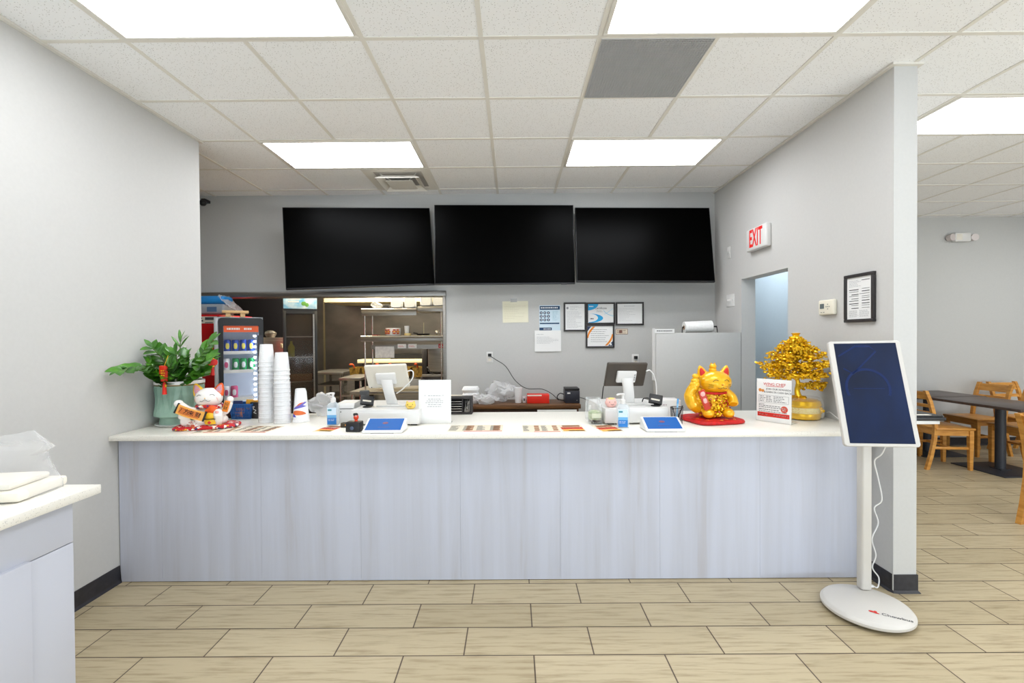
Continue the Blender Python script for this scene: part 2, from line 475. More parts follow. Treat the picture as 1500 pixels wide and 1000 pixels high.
# ---------------------------------------------------------------- menu screens on the back wall
def tv(label, x, y, z, w, h, yaw, tilt, roll):
    t = thing('menu_screen', label, 'screen', (x, y, z), yaw, 'black menu screens')
    M = Matrix.Rotation(-tilt, 4, 'X') @ Matrix.Rotation(-roll, 4, 'Y')
    b = MB(M); b.box(-w / 2, w / 2, 0, 0.035, -h / 2, h / 2, 0.003).build('housing', M_black, t)
    s = MB(M); s.box(-w / 2 + 0.007, w / 2 - 0.007, -0.002, 0.0, -h / 2 + 0.014, h / 2 - 0.007).build('screen', M_screenoff, t)
    s = MB(M); s.box(-0.03 + w * 0.42, 0.03 + w * 0.42, -0.004, 0.01, -h / 2 - 0.006, -h / 2 + 0.004, 0.001).build('badge', M_dark, t)
    return t
def mount(t, y, w):
    """arm from the back of the screen to the wall"""
    d = (YB - y)
    m = MB(Matrix.Rotation(-t.rotation_euler.z, 4, 'Z'))
    m.box(-0.3, 0.3, d - 0.02, d, -0.12, 0.12).box(-0.02, 0.02, 0.036, d - 0.02, -0.1, 0.1)
    m.build('mount', M_dark, t)
k = 4.72 / 4.8
tv1 = tv('left black menu screen, tilted and hung slightly crooked over the kitchen opening', -1.5649 * k, 4.72, 1.4922 + (2.4245 - 1.4922) * k, 1.4608 * k, 0.84 * k, 0.2323, 0.1111, 0.0533); mount(tv1, 4.72, 1.4)
tv2 = tv('middle black menu screen of the three above the counter', -0.0785, 4.80, 2.4403, 1.442, 0.829, 0.0489, 0.0691, 0.0043); mount(tv2, 4.80, 1.4)
tv3 = tv('right black menu screen reaching into the corner by the exit sign wall', 1.3564, 4.80, 2.4314, 1.4058, 0.808, 0.004, 0.1899, -0.0094); mount(tv3, 4.80, 1.4)

# ---------------------------------------------------------------- wall papers, frames, switches
def lines(mb, x0, x1, z0, z1, n, seed=0, h=0.0022, y=-0.0012, minw=0.45):
    rd = random.Random(seed)
    for i in range(n):
        z = z1 - (z1 - z0) * (i + 0.5) / n
        x = x0
        end = x0 + (x1 - x0) * rd.uniform(minw, 1.0)
        while x < end:
            w = rd.uniform(0.006, 0.02)
            mb.box(x, min(x + w, end), y, y + 0.0006, z - h / 2, z + h / 2)
            x += w + 0.004
    return mb
def sheet(name, label, cat, x, y, z, w, h, m, rz=0.0, curl=0.006, roll=0.0, group=None):
    t = thing(name, label, cat, (x, y, z), rz, group)
    M = Matrix.Rotation(-roll, 4, 'Y')
    b = MB(M); rs = []
    for i in range(9):
        u = i / 8; zz = -h / 2 + h * u
        rs.append([(-w / 2, -curl * (1 - u) ** 2 - 0.0006, zz), (w / 2, -curl * 0.4 * (1 - u) ** 2 - 0.0006, zz), (w / 2, 0, zz), (-w / 2, 0, zz)])
    b.rings(rs).build('sheet', m, t)
    return t, M
YW = 5.0195
def attach(o, parent):
    """make a mesh built in world coordinates a part of a thing"""
    o.parent = parent
    o.matrix_parent_inverse = (Matrix.Translation(parent.location) @ parent.rotation_euler.to_matrix().to_4x4()).inverted()
    return o
t, M = sheet('note', 'yellowed handwritten note taped to the back wall, leftmost paper', 'note', 0.027, YW, 1.756, 0.278, 0.23, mat('yellow_paper', (232, 228, 204), 0.8), curl=0.004, roll=0.012)
lines(MB(M), -0.12, 0.12, -0.08, 0.09, 9, 3, 0.0018, y=-0.006).build('handwriting', mat('pencil', (196, 188, 164), 0.8), t)
MB(M).box(-0.05, 0.02, -0.0035, -0.001, 0.105, 0.142).build('tape', M_filmgrey, t)
t, M = sheet('safety_poster', 'blue and white poster with nine round dark icons on the back wall', 'poster', 0.398, YW, 1.688, 0.226, 0.272, mat('poster_paper', (206, 224, 234), 0.7), curl=0.0005)
b = MB(M); navy = mat('navy_print', (24, 62, 100), 0.7)
b.box(-0.108, 0.108, -0.003, -0.002, 0.088, 0.128)
for i in range(3):
    for j in range(3):
        b.cyl((-0.093 + 0.039 * i, -0.003, 0.055 - 0.038 * j), (-0.093 + 0.039 * i, -0.002, 0.055 - 0.038 * j), 0.0155, n=20)
b.box(-0.108, 0.102, -0.003, -0.002, -0.066, -0.052).box(-0.113, 0.02, -0.003, -0.002, -0.134, -0.104)
b.build('printing', navy, t)
b = MB(M); lines(b, -0.098, 0.098, 0.098, 0.12, 1, 1, 0.012, -0.004, 0.95); lines(b, -0.07, 0.01, -0.126, -0.112, 1, 2, 0.008, -0.004, 0.95)
for i in range(3):
    for j in range(3):
        b.box(-0.097 + 0.039 * i, -0.089 + 0.039 * i, -0.0042, -0.003, 0.047 - 0.038 * j, 0.063 - 0.038 * j)
b.build('white_printing', M_paper, t)
lines(MB(M), 0.03, 0.1, -0.03, 0.075, 13, 5, 0.002, -0.003).build('fine_print', mat('teal_ink', (120, 170, 186), 0.8), t)
t, M = sheet('letter', 'white printed letter taped below the blue poster', 'letter', 0.375, YW - 0.004, 1.44, 0.284, 0.227, M_paper, curl=0.008)
b = MB(M); lines(b, -0.12, 0.0, 0.065, 0.08, 1, 7, 0.004, -0.006); lines(b, -0.12, 0.12, -0.03, 0.05, 6, 8, 0.0025, -0.008)
b.build('printing', M_inkfaint, t)

def framed(label, x, z, w, h, rz=0.0, y=YW, xw=None, bar=0.017, name='picture_frame'):
    t = thing(name, label, 'picture frame', (x if xw is None else xw, y, z), rz, None)
    b = MB()
    for x0, x1, z0, z1 in ((-w / 2, w / 2, h / 2 - bar, h / 2), (-w / 2, w / 2, -h / 2, -h / 2 + bar), (-w / 2, -w / 2 + bar, -h / 2 + bar, h / 2 - bar), (w / 2 - bar, w / 2, -h / 2 + bar, h / 2 - bar)):
        b.box(x0, x1, -0.02, 0.0, z0, z1, 0.003)
    b.build('frame', M_dark, t)
    MB().box(-w / 2 + bar * .6, w / 2 - bar * .6, -0.010, -0.003, -h / 2 + bar * .6, h / 2 - bar * .6).build('document', M_paper, t)
    return t
t = framed('portrait black frame with a grey printed form, left of the other frames', 0.668, 1.697, 0.241, 0.311)
b = MB(); lines(b, -0.085, 0.085, -0.12, 0.06, 14, 11, 0.0022, -0.0115, 0.5); b.cyl((-0.08, -0.0115, 0.095), (-0.08, -0.0105, 0.095), 0.012, n=16)
lines(b, -0.05, 0.09, 0.07, 0.12, 4, 12, 0.002, -0.0115, 0.3)
b.build('printing', mat('grey_ink', (150, 150, 152), 0.8), t)
t = framed('black framed certificate with blue swirls, upper middle frame', 0.946, 1.733, 0.308, 0.234)
cyan = mat('cyan_print', (28, 160, 216), 0.6)
b = MB()
b.prism([(-0.140, 0.105)] + [(-0.140 + 0.115 * math.cos(-a), 0.105 + 0.072 * math.sin(-a)) for a in [PI / 2 * i / 12 for i in range(13)]], -0.0115, -0.0105)
outer = []; inner = []
for i in range(19):
    a = PI / 2 - PI * i / 18
    outer.append((-0.13 + 0.155 * math.cos(a), -0.052 + 0.05 * math.sin(a))); inner.append((-0.13 + 0.10 * math.cos(a), -0.048 + 0.046 * math.sin(a)))
b.prism(outer + inner[::-1], -0.0115, -0.0105)
b.build('swirl', cyan, t)
lt = mat('light_cyan_print', (160, 212, 232), 0.7)
b = MB(); b.tube(spline([(0.03, -0.011, 0.03), (0.06, -0.011, 0.0), (0.1, -0.011, -0.02), (0.14, -0.011, -0.03)]), 0.003, 6); b.tube(spline([(0.04, -0.011, -0.01), (0.09, -0.011, 0.02), (0.13, -0.011, 0.05)]), 0.002, 6); b.build('fine_swirl', lt, t)
text('lettering', 'Certificate', 0.03, M_ink, t, Matrix.Translation((0.0, -0.0108, 0.055)) @ FRONT)
b = MB(); lines(b, -0.045, 0.06, 0.01, 0.035, 2, 14, 0.0025, -0.0115); lines(b, -0.115, -0.075, -0.065, -0.05, 1, 15, 0.012, -0.0115, .9); b.build('printing', M_ink, t)
lines(MB(), -0.125, -0.075, 0.065, 0.085, 1, 16, 0.010, -0.0125, 0.9).build('white_printing', M_paper, t)
t = framed('black framed certificate with orange curved borders, below the blue one', 0.9375, 1.488, 0.307, 0.252)
orr = mat('orange_print', (238, 140, 28), 0.6)
b = MB()
def crescent(sx, sz):
    o = []; i2 = []
    for i in range(15):
        a = i / 14
        o.append((sx * (0.138 - 0.062 * a ** 2.2), sz * (-0.02 + 0.122 * a))); i2.append((sx * (0.126 - 0.075 * a ** 1.7), sz * (-0.02 + 0.122 * a)))
    return o + i2[::-1]
b.prism(crescent(-1, 1), -0.0115, -0.0105).prism(crescent(1, -1), -0.0115, -0.0105)
b.build('border', orr, t)
MB().prism([(-0.141, 0.105), (-0.095, 0.105), (-0.141, 0.045)], -0.0118, -0.0105).prism([(0.141, -0.105), (0.085, -0.105), (0.141, -0.05)], -0.0118, -0.0105).build('corner', mat('navy_corner', (44, 60, 92), 0.6), t)
b = MB(); lines(b, -0.10, 0.10, -0.07, 0.08, 7, 17, 0.003, -0.0115, 0.7); b.build('printing', M_ink, t)
MB().cyl((0.115, -0.0125, -0.088), (0.115, -0.0105, -0.088), 0.011, n=16).build('seal', M_paper, t)
t = framed('landscape black frame with a pale typed permit, rightmost on the back wall', 1.2585, 1.727, 0.301, 0.248)
b = MB(); lines(b, -0.06, 0.06, 0.075, 0.09, 1, 18, 0.005, -0.0115, 0.9); lines(b, -0.115, 0.10, -0.08, 0.06, 9, 19, 0.002, -0.0115, 0.3); b.build('printing', mat('pale_ink', (172, 172, 174), 0.8), t)
t, M = sheet('banknote', 'framed banknote pinned below the rightmost black frame', 'banknote', 1.173, YW, 1.535, 0.132, 0.06, mat('note_paper', (226, 214, 192), 0.7), curl=0.0)
b = MB(M)
for x0, x1, z0, z1 in ((-0.066, 0.066, 0.026, 0.03), (-0.066, 0.066, -0.03, -0.026), (-0.066, -0.062, -0.026, 0.026), (0.062, 0.066, -0.026, 0.026)): b.box(x0, x1, -0.002, -0.0008, z0, z1)
b.ball((-0.012, -0.001, 0), (0.018, 0.001, 0.02), 12); lines(b, -0.05, 0.05, -0.02, 0.02, 4, 20, 0.004, -0.0022)
b.build('printing', mat('note_ink', (124, 84, 72), 0.8), t)

def outlet(label, x, z):
    t = thing('power_outlet', label, 'power outlet', (x, YW, z))
    MB().box(-0.037, 0.037, -0.006, 0, -0.058, 0.058, 0.003).build('cover_plate', M_white, t)
    for s in (1, -1): MB().box(-0.017, 0.017, -0.008, -0.005, s * 0.026 - 0.015, s * 0.026 + 0.015, 0.003).build('socket', M_offwhite, t)
    b = MB().box(-0.018, 0.018, -0.035, -0.008, 0.008, 0.04, 0.004)
    return t, b
t, b = outlet('white power outlet with a black plug on the back wall left of the letters', -0.253, 1.269)
b.build('plug', M_black, t)
OUTCORD = MB().tube(spline([(-0.253, 4.99, 1.285), (-0.18, 4.97, 1.24), (-0.08, 4.97, 1.17), (0.02, 4.97, 1.02), (0.14, 4.96, 0.935), (0.30, 4.93, 0.93), (0.40, 4.90, 0.885), (0.47, 4.84, 0.823)]), 0.0035).build('power_cord', M_cable_k)
t, b = outlet('white power outlet on the back wall behind the dark till monitor', 1.318, 1.232)
b.build('plug', M_black, t)

# partition: pinned paper label, slotted upright, roll holder
t, M = sheet('paper_label', 'narrow paper label on the top left corner of the grey partition', 'label', 1.446, 4.438, 1.532, 0.187, 0.04, M_paper, curl=0)
lines(MB(M), -0.075, 0.08, -0.008, 0.012, 1, 21, 0.008, -0.0025, 0.95).build('printing', M_ink, t)
b = MB(); b.box(1.340, 1.365, 4.47, 4.49, 1.06, 1.56)
for i in range(24): b.box(1.347, 1.353, 4.465, 4.471, 1.08 + i * 0.02, 1.09 + i * 0.02)
tag(b.build('slotted_upright', M_white), 'white slotted metal upright fixed to the left edge of the grey partition', 'shelf upright')
t = thing('paper_towel_holder', 'black wire holder with a paper towel roll behind the grey partition', 'towel holder', (1.833, 4.62, 1.515))
b = MB(); b.cyl((-0.15, 0, 0.055), (0.19, 0, 0.060), 0.008, n=10).tube([(0.19, 0, 0.06), (0.2, 0.0, -0.02), (0.2, 0.39, -0.02)], 0.005).tube([(-0.15, 0, 0.055), (-0.155, 0, -0.02), (-0.155, 0.39, -0.02)], 0.005)
b.build('holder', M_black, t)
b = MB(); b.cyl((-0.135, 0, 0.052), (0.135, 0, 0.062), 0.058, n=32)
rl = b.build('paper_roll', noisy('towel_paper', (244, 243, 240), (234, 233, 230), nscale=80, rough=0.9), t)
MB().cyl((-0.137, 0, 0.052), (-0.134, 0, 0.052), 0.022, n=20).build('core', mat('cardboard', (150, 116, 84), 0.8), rl)

# right wall (faces -x): local x runs towards the camera
RW = -PI / 2
t = thing('exit_sign', 'white exit sign with red letters on the right wall above the doorway', 'exit sign', (XR, 4.085, 2.338), RW)
MB().box(-0.165, 0.165, -0.05, 0, -0.098, 0.098, 0.012, 3).build('housing', M_white, t)
text('lettering', 'EXIT', 0.215, mat('exit_red', (222, 34, 26), 0.5, emit=0.15), t, Matrix.Translation((0, -0.0505, 0)) @ FRONT, depth=0.001, xs=0.50, bold=.004)
def plate(label, y, z, w, h, n):
    t = thing('light_switch', label, 'light switch', (XR, y, z), RW)
    MB().box(-w / 2, w / 2, -0.006, 0, -h / 2, h / 2, 0.003).build('cover_plate', M_white, t)
    for i in range(n):
        x = (i - (n - 1) / 2) * 0.046
        MB().box(x - 0.005, x + 0.005, -0.014, -0.005, -0.006, 0.012, 0.002).build('toggle', M_white, t)
plate('white single switch plate on the right wall left of the exit sign', 4.683, 2.317, 0.072, 0.118, 1)
plate('white three-toggle switch plate on the right wall beside the doorway', 4.657, 1.836, 0.165, 0.122, 3)
t = thing('thermostat', 'cream thermostat on the right wall between doorway and framed licence', 'thermostat', (XR, 3.205, 1.676), RW)
MB().box(-0.078, 0.078, -0.028, 0, -0.052, 0.052, 0.01, 3).build('housing', mat('ivory', (236, 230, 212), 0.45), t)
MB().box(-0.058, -0.016, -0.0295, -0.027, -0.008, 0.026).build('display', mat('lcd', (96, 106, 108), 0.3), t)
b = MB()
for dx, dz in ((0, 0.016), (0, -0.016), (0.016, 0), (-0.016, 0), (0, 0)): b.box(0.022 + dx - 0.004, 0.022 + dx + 0.004, -0.030, -0.027, 0.004 + dz - 0.003, 0.004 + dz + 0.003)
b.box(-0.05, -0.036, -0.030, -0.027, -0.036, -0.031).box(-0.025, -0.011, -0.030, -0.027, -0.036, -0.031)
b.build('button', mat('grey_button', (150, 148, 140), 0.5), t)
t = framed('black framed business licence with ruled lines on the right wall', XR, 1.7175, 0.25, 0.304, RW, 2.918, bar=0.02)
b = MB()
rd = random.Random(4)
for x0, x1 in ((-0.085, -0.005), (0.003, 0.085)):
    for i in range(9):
        z = 0.055 - i * 0.0145 + rd.uniform(-.002, .002)
        b.box(x0 + rd.choice((0, 0.02)), x1, -0.0115, -0.0105, z - rd.choice((.001, .002, .003)), z + 0.001)
b.box(0.02, 0.085, -0.0115, -0.0105, 0.108, 0.111)
b.build('printing', M_black_ink, t)
b = MB(); lines(b, -0.085, -0.005, -0.12, -0.075, 7, 31, 0.002, -0.0112, .8); lines(b, 0.003, 0.085, -0.12, -0.075, 7, 32, 0.002, -0.0112, .8); lines(b, -0.085, 0.02, 0.07, 0.115, 5, 33, 0.002, -0.0112, .4); b.build('fine_print', M_inkfaint, t)

# ---------------------------------------------------------------- service counter
ZT = 0.912
t = thing('service_counter', 'long service counter faced with pale grey wood-grain panels', 'counter', (0, 2.83, 0))
b = MB()
xs = [XL + 0.006, -2.16, -1.55, -0.94, -0.33, 0.28, 0.89, 1.50, XR - 0.006]
for a, c in zip(xs[:-1], xs[1:]): b.box(a + 0.0004, c - 0.0004, 0, 0.018, 0.004, 0.881)
b.build('front_panel', M_lam, t)
MB().box(XL + 0.006, XR - 0.006, 0.018, 0.06, 0.01, 0.88).box(XL + 0.006, XL + 0.03, 0.06, 0.70, 0.01, 0.88).box(XR - 0.03, XR - 0.006, 0.06, 0.70, 0.01, 0.88).build('carcass', M_cab, t)
tag(MB().box(XL + 0.002, XR - 0.002, 2.765, 3.56, 0.882, ZT, 0.003).build('countertop', M_quartz), 'long white speckled quartz top lying on the service counter', 'countertop')

# cabinet in the left foreground
t = thing('base_cabinet', 'white painted cabinet in the left foreground, under the nearer quartz top', 'cabinet', (-1.70, 1.79, 0))
MB().box(-0.715, -0.02, -1.6, 0, 0.0, 0.876).build('body', M_cab, t)
MB().box(-0.02, 0, -1.6, -0.012, 0.715, 0.872, 0.002).build('top_rail', M_cab, t)
MB().box(-0.02, 0, -0.183, -0.012, 0.0, 0.712, 0.002).build('stile', M_cab, t)
MB().box(-0.02, 0.018, -0.66, -0.185, 0.05, 0.722, 0.003).build('door', M_cab, t)
MB().box(-0.02, 0.018, -1.17, -0.664, 0.05, 0.722, 0.003).build('door', M_cab, t)
tag(MB().box(XL + 0.003, -1.655, 0.2, 1.853, 0.877, ZT, 0.004).build('countertop', M_quartz), 'short white quartz top on the cabinet in the left foreground', 'countertop')
# bag of containers on it
t = thing('plastic_bag', 'large clear plastic bag holding a white foam tray on the left foreground top', 'bag', (-1.985, 1.715, ZT))
b = MB(Matrix.Rotation(R(8), 4, 'Z')); b.box(-0.2, 0.215, -0.11, 0.11, 0.002, 0.04, 0.012).box(-0.18, 0.17, -0.09, 0.09, 0.04, 0.065, 0.015); b.build('tray', mat('tray_foam', (246, 240, 226), 0.6), t)
b = MB(Matrix.Rotation(R(8), 4, 'Z'))
rs = []
for z, sx, sy in ((0.0, .225, .12), (0.03, .225, .12), (0.08, .205, .105), (0.12, .20, .09), (0.15, .21, .07), (0.175, .235, .05), (0.19, .23, .025), (0.225, .19, .008)):
    rs.append([(sx * math.copysign(abs(math.cos(a)) ** .55, math.cos(a)), sy * math.copysign(abs(math.sin(a)) ** .55, math.sin(a)), z) for a in [2 * PI * j / 56 for j in range(56)]])
b.rings(rs, True, False)
crumple(b, 0.016, 2, 1.0)
for v in b.bm.verts: v.co.z = max(v.co.z, 0.001)
b.build('film', M_film, t, 20)

# ---------------------------------------------------------------- ordering kiosk
M_kiosk = mat('kiosk_white', (208, 204, 197), 0.4)
t = thing('ordering_kiosk', 'white floor-standing ordering kiosk with a dark blue tilted screen', 'kiosk', (1.885, 2.481, 0))
b = MB(); b.lathe([(0.150, 0.006), (0.195, 0.012), (0.208, 0.022), (0.208, 0.034), (0.198, 0.046), (0.19, 0.050)], n=64)
b.build('base_plate', M_kiosk, t)
b = MB()
for a in range(4): b.cyl((0.13 * math.cos(a * PI / 2 + .4), 0.13 * math.sin(a * PI / 2 + .4), 0), (0.13 * math.cos(a * PI / 2 + .4), 0.13 * math.sin(a * PI / 2 + .4), 0.012), 0.014, n=12)
b.build('foot', M_black, t)
b = MB(); b.box(0.064, 0.122, 0.115, 0.165, 0.05, 1.19, 0.012, 4); b.build('pole', M_kiosk, t)
Mk = Matrix.Translation((0.048, 0.019, 1.178)) @ Matrix.Rotation(-0.1631, 4, 'Z') @ Matrix.Rotation(-0.2821, 4, 'X') @ Matrix.Rotation(-0.0142, 4, 'Y')
w, h = 0.358, 0.573
def rrect(w, h, r, n=6):
    o = []
    for cx, cz, a0 in ((w / 2 - r, h / 2 - r, 0), (-w / 2 + r, h / 2 - r, 90), (-w / 2 + r, -h / 2 + r, 180), (w / 2 - r, -h / 2 + r, 270)):
        for i in range(n + 1):
            a = R(a0 + 90 * i / n); o.append((cx + r * math.cos(a), cz + r * math.sin(a)))
    return o
b = MB(Mk); b.rings([[(x, y, z) for x, z in rrect(w - 2 * d, h - 2 * d, 0.016)] for y, d in ((0.0, 0.003), (0.003, 0.0), (0.022, 0.0), (0.034, 0.012))]); b.build('screen_housing', M_kiosk, t)
b = MB(Mk); b.box(-w / 2 + 0.026, w / 2 - 0.024, -0.0012, 0.0, -h / 2 + 0.016, h / 2 - 0.014)
b.build('screen', noisy('dark_blue_glass', (13, 23, 46), (15, 34, 72), scale=(1, 1, .6), nscale=3.5, rough=0.35, spec=0.25), t)
# faint circle and diamond shown by the idle screen
b = MB(Mk)
ring = [(0.105 * math.cos(a), 0.105 * math.sin(a) + 0.02) for a in [PI * (-0.12 + 1.24 * i / 30) for i in range(31)]]
b.tube([(x - 0.02, -0.0013, z) for x, z in ring], 0.009, 4)
b.tube([(-0.14, -0.0013, 0.2), (-0.05, -0.0013, 0.255), (0.02, -0.0013, 0.255), (0.05, -0.0013, 0.225), (-0.08, -0.0013, 0.10), (-0.125, -0.0013, 0.13)], 0.006, 4)
b.tube([(-0.09, -0.0013, 0.02), (0.06, -0.0013, 0.02)], 0.003, 4)
for v in b.bm.verts:
    p = Mk.inverted() @ v.co; p.y = max(-0.0018, min(-0.0006, p.y)); v.co = Mk @ p
b.build('screen_graphic', mat('faint_blue_graphic', (12, 34, 82), 0.35, spec=0.25), t)
b = MB(Mk); b.box(-0.09, 0.09, 0.03, 0.06, -0.1, 0.08, 0.01).build('rear_bracket', M_kiosk, t)
b = MB(); b.cyl((0.07, 0.075, 1.17), (0.09, 0.14, 1.15), 0.026); b.build('hinge', M_kiosk, t)
Ml = Matrix.Translation((0.03, -0.117, 0.0512)) @ Matrix.Rotation(R(-31), 4, 'Z')
text('lettering', 'Chowbus', 0.033, M_ink, t, Ml @ Matrix.Translation((0.03, -0.003, 0)), depth=0.0003)
b = MB(Ml @ Matrix.Translation((-0.065, 0.0, 0))); b.ball((-0.008, 0, 0), (0.014, 0.009, 0.001), 12); b.ball((0.008, 0.006, 0), (0.007, 0.009, 0.001), 12).ball((0.012, -0.007, 0), (0.012, 0.005, 0.001), 12)
b.build('emblem', M_red, t)
c1 = MB().tube(spline([(2.02, 2.50, 0.93), (2.03, 2.56, 0.83), (2.02, 2.60, 0.78), (2.055, 2.62, 0.68), (2.085, 2.63, 0.55), (2.05, 2.64, 0.50), (2.08, 2.65, 0.41), (2.045, 2.65, 0.32), (2.075, 2.66, 0.22), (2.055, 2.66, 0.15), (2.10, 2.67, 0.085), (2.085, 2.66, 0.035), (2.04, 2.64, 0.056)]), 0.0035).box(2.0, 2.04, 2.625, 2.643, 0.0505, 0.064, 0.004).build('power_cord', M_cable_w)
attach(c1, t)

# ---------------------------------------------------------------- potted plant
PX, PY = -2.275, 3.16
t = thing('potted_plant', 'potted glossy green plant in a ribbed pale green pot', 'potted plant', (PX, PY, ZT))
MB().lathe([(0.095, 0.0), (0.135, 0.004), (0.142, 0.012), (0.138, 0.014), (0.10, 0.010)], n=48).build('saucer', mat('saucer', (206, 208, 206), 0.3), t)
prof = [(0.105, 0.008), (0.118, 0.012), (0.114, 0.045), (0.116, 0.055), (0.146, 0.068), (0.147, 0.078), (0.138, 0.12), (0.132, 0.18), (0.135, 0.24), (0.141, 0.278)]
pot = MB().lathe(prof + [(0.130, 0.278), (0.120, 0.24)], n=64, cap1=False).build('pot', M_celadon, t)
b = MB()
for k in range(14):                                    # raised fan ribs of the glaze pattern
    a0 = 2 * PI * k / 14
    for s in (-1, 1):
        for q in (0.35, 0.7, 1.0):
            pts = []
            for i in range(7):
                u = i / 6; z = 0.085 + 0.175 * u; rr = 0.1345 + 0.010 * abs(u - .5) * 1.4
                if z < .12: rr = 0.147 - (z - .078) / .042 * .009
                a = a0 + s * q * u * 2 * PI / 28 if k % 2 else a0 + s * q * (1 - u) * 2 * PI / 28
                pts.append((rr * math.cos(a), rr * math.sin(a), z))
            b.tube(pts, 0.0012, 4)
b.build('rib', M_celadon, pot)
MB().lathe([(0.142, 0.276), (0.145, 0.278), (0.145, 0.298), (0.136, 0.300), (0.134, 0.278)], n=48, cap0=False, cap1=False).build('rim', M_ceramic, pot)
MB().lathe([(0.1415, 0.268), (0.144, 0.270), (0.144, 0.277), (0.1415, 0.278)], n=48, cap0=False, cap1=False).build('rim_band', mat('bronze_band', (132, 116, 70), 0.35, 0.6), pot)
MB().lathe([(0.0, 0.262), (0.13, 0.266)], n=32, cap0=False, cap1=False).build('soil', M_soil, t)
def leaf(mb, p, d, up_, L, Wd):
    d = d.normalized(); s = d.cross(up_).normalized(); nn = s.cross(d)
    rows = [(0, .05), (.18, .62), (.42, 1.0), (.68, .86), (.88, .42), (1.0, .02)]
    grid = []
    for u, ww in rows:
        c = p + d * (L * u) - nn * (0.16 * L * u * u)
        grid.append([c - s * (Wd / 2 * ww) + nn * (0.12 * Wd * ww), c, c + s * (Wd / 2 * ww) + nn * (0.12 * Wd * ww)])
    vv = [q for g_ in grid for q in g_]; f = []
    for i in range(len(rows) - 1):
        for j in range(2): f.append((i * 3 + j, i * 3 + j + 1, i * 3 + j + 4, i * 3 + j + 3))
    mb._add(vv, f)
rd = random.Random(12)
def frond(pts, n, L, Wd, thin=False):
    b = MB(); pts = spline(pts, 8)
    b.mi = 1; N = len(pts); b.tube(pts, [0.0065 * (1 - .75 * i / N) for i in range(N)], 6); b.mi = 0
    for k in range(n):
        u = 0.28 + 0.70 * k / (n - 1) if n > 1 else .9
        i = min(N - 2, int(u * (N - 1))); p = pts[i]; tan = (pts[i + 1] - p).normalized()
        side = tan.cross(Vector((0.15, -0.55, 0.85))).normalized()
        for s in (-1, 1):
            d = tan * (0.75 if not thin else 1.0) + side * s * (0.95 if not thin else .6) + Vector((rd.uniform(-.2, .2), rd.uniform(-.35, .1), rd.uniform(-.1, .25)))
            sc = 0.85 + 0.35 * math.sin(PI * min(1, u * .95)) + rd.uniform(-.08, .08)
            leaf(b, p, d, Vector((rd.uniform(-.5, .5), -0.55, 0.75)), L * sc, Wd * sc * 1.12)
    leaf(b, pts[-1], pts[-1] - pts[-3], Vector((0, -.6, .7)), L * .8, Wd * .7)
    o = b.build('frond', [M_green_leaf, M_stem], t, 60)
    return o
z0 = 0.265
frond([(-.05, -.03, z0), (-.055, -.11, .33), (-.06, -.21, .385), (-.065, -.32, .405), (-.07, -.41, .39)], 11, .075, .040)
frond([(-.03, 0, z0), (-.03, -.06, .37), (-.05, -.10, .46), (-.075, -.14, .525)], 7, .085, .042)
frond([(-.05, -.04, z0), (-.06, -.12, .36), (-.065, -.18, .43)], 6, .07, .038)
frond([(0, -.02, z0), (.03, -.06, .38), (.035, -.08, .49)], 6, .085, .042)
frond([(.04, 0, z0), (.10, -.04, .36), (.19, -.07, .46), (.28, -.08, .565)], 9, .09, .048)
frond([(.05, -.03, z0), (.13, -.09, .33), (.22, -.13, .40), (.315, -.15, .455)], 8, .085, .044)
frond([(.06, -.04, z0), (.13, -.10, .30), (.21, -.14, .335), (.28, -.16, .37)], 6, .075, .04)
frond([(.0, -.05, z0), (.02, -.12, .34), (.06, -.16, .42)], 6, .085, .045)
frond([(-.02, -.06, z0), (-.03, -.13, .31), (-.02, -.17, .36)], 5, .07, .04)
frond([(.05, .05, z0), (.09, .10, .36), (.10, .16, .45)], 6, .08, .042)
frond([(-.02, .02, z0), (-.06, .03, .37), (-.10, .02, .44)], 6, .085, .044)
frond([(.03, -.06, z0), (.07, -.12, .32), (.12, -.16, .36)], 6, .08, .045)
frond([(.02, -.03, z0), (.07, -.07, .37), (.12, -.10, .46)], 7, .09, .046)
frond([(-.04, -.05, z0), (-.05, -.11, .30), (-.055, -.16, .33)], 5, .07, .04)
frond([(.02, 0, z0), (.03, -.02, .42), (.035, -.04, .53), (.05, -.05, .575)], 5, .085, .014, True)
def ornament(label, x, y, z, lantern):
    t2 = thing('hanging_ornament', label, 'ornament', (x, y, z), 0, 'red hanging ornaments')
    if lantern:
        MB().lathe([(0.012, -0.022), (0.026, -0.016), (0.030, 0.0), (0.026, 0.016), (0.012, 0.022)], n=16).build('lantern', M_red, t2)
        MB().lathe([(0.012, -0.03), (0.012, -0.022)], n=12).lathe([(0.011, 0.022), (0.011, 0.028)], n=12).build('cap', M_yellow, t2)
        MB().tube([(0, 0, .026), (0, 0, .10)], 0.0015, 5).build('thread', M_yellow, t2)
        MB().lathe([(0.006, -0.03), (0.012, -0.085)], n=10).build('tassel', M_red, t2)
    else:
        MB().box(-0.022, 0.022, -0.006, 0.006, -0.048, 0.05, 0.006).box(-0.028, 0.018, -0.009, 0.003, 0.0, 0.055, 0.004).build('charm', mat('charm_red', (226, 50, 24), 0.4), t2)
        b = MB(); lines(b, -0.015, 0.012, -0.03, 0.03, 4, 41, 0.007, -0.0105, .8); b.build('printing', M_yellow, t2)
        MB().tube([(0, 0, -.048), (0.006, -.004, -.07)], 0.002, 5).box(0.004, 0.016, -.006, -.002, -.085, -.065, .002).build('gold_bead', M_gold, t2)
        MB().lathe([(0.005, -0.05), (0.009, -0.062), (0.013, -0.13)], n=10).build('tassel', mat('tassel_red', (222, 40, 22), 0.6), t2)
        MB().tube([(0, 0, .05), (0.005, 0.03, .12)], 0.0015, 5).build('thread', M_yellow, t2)
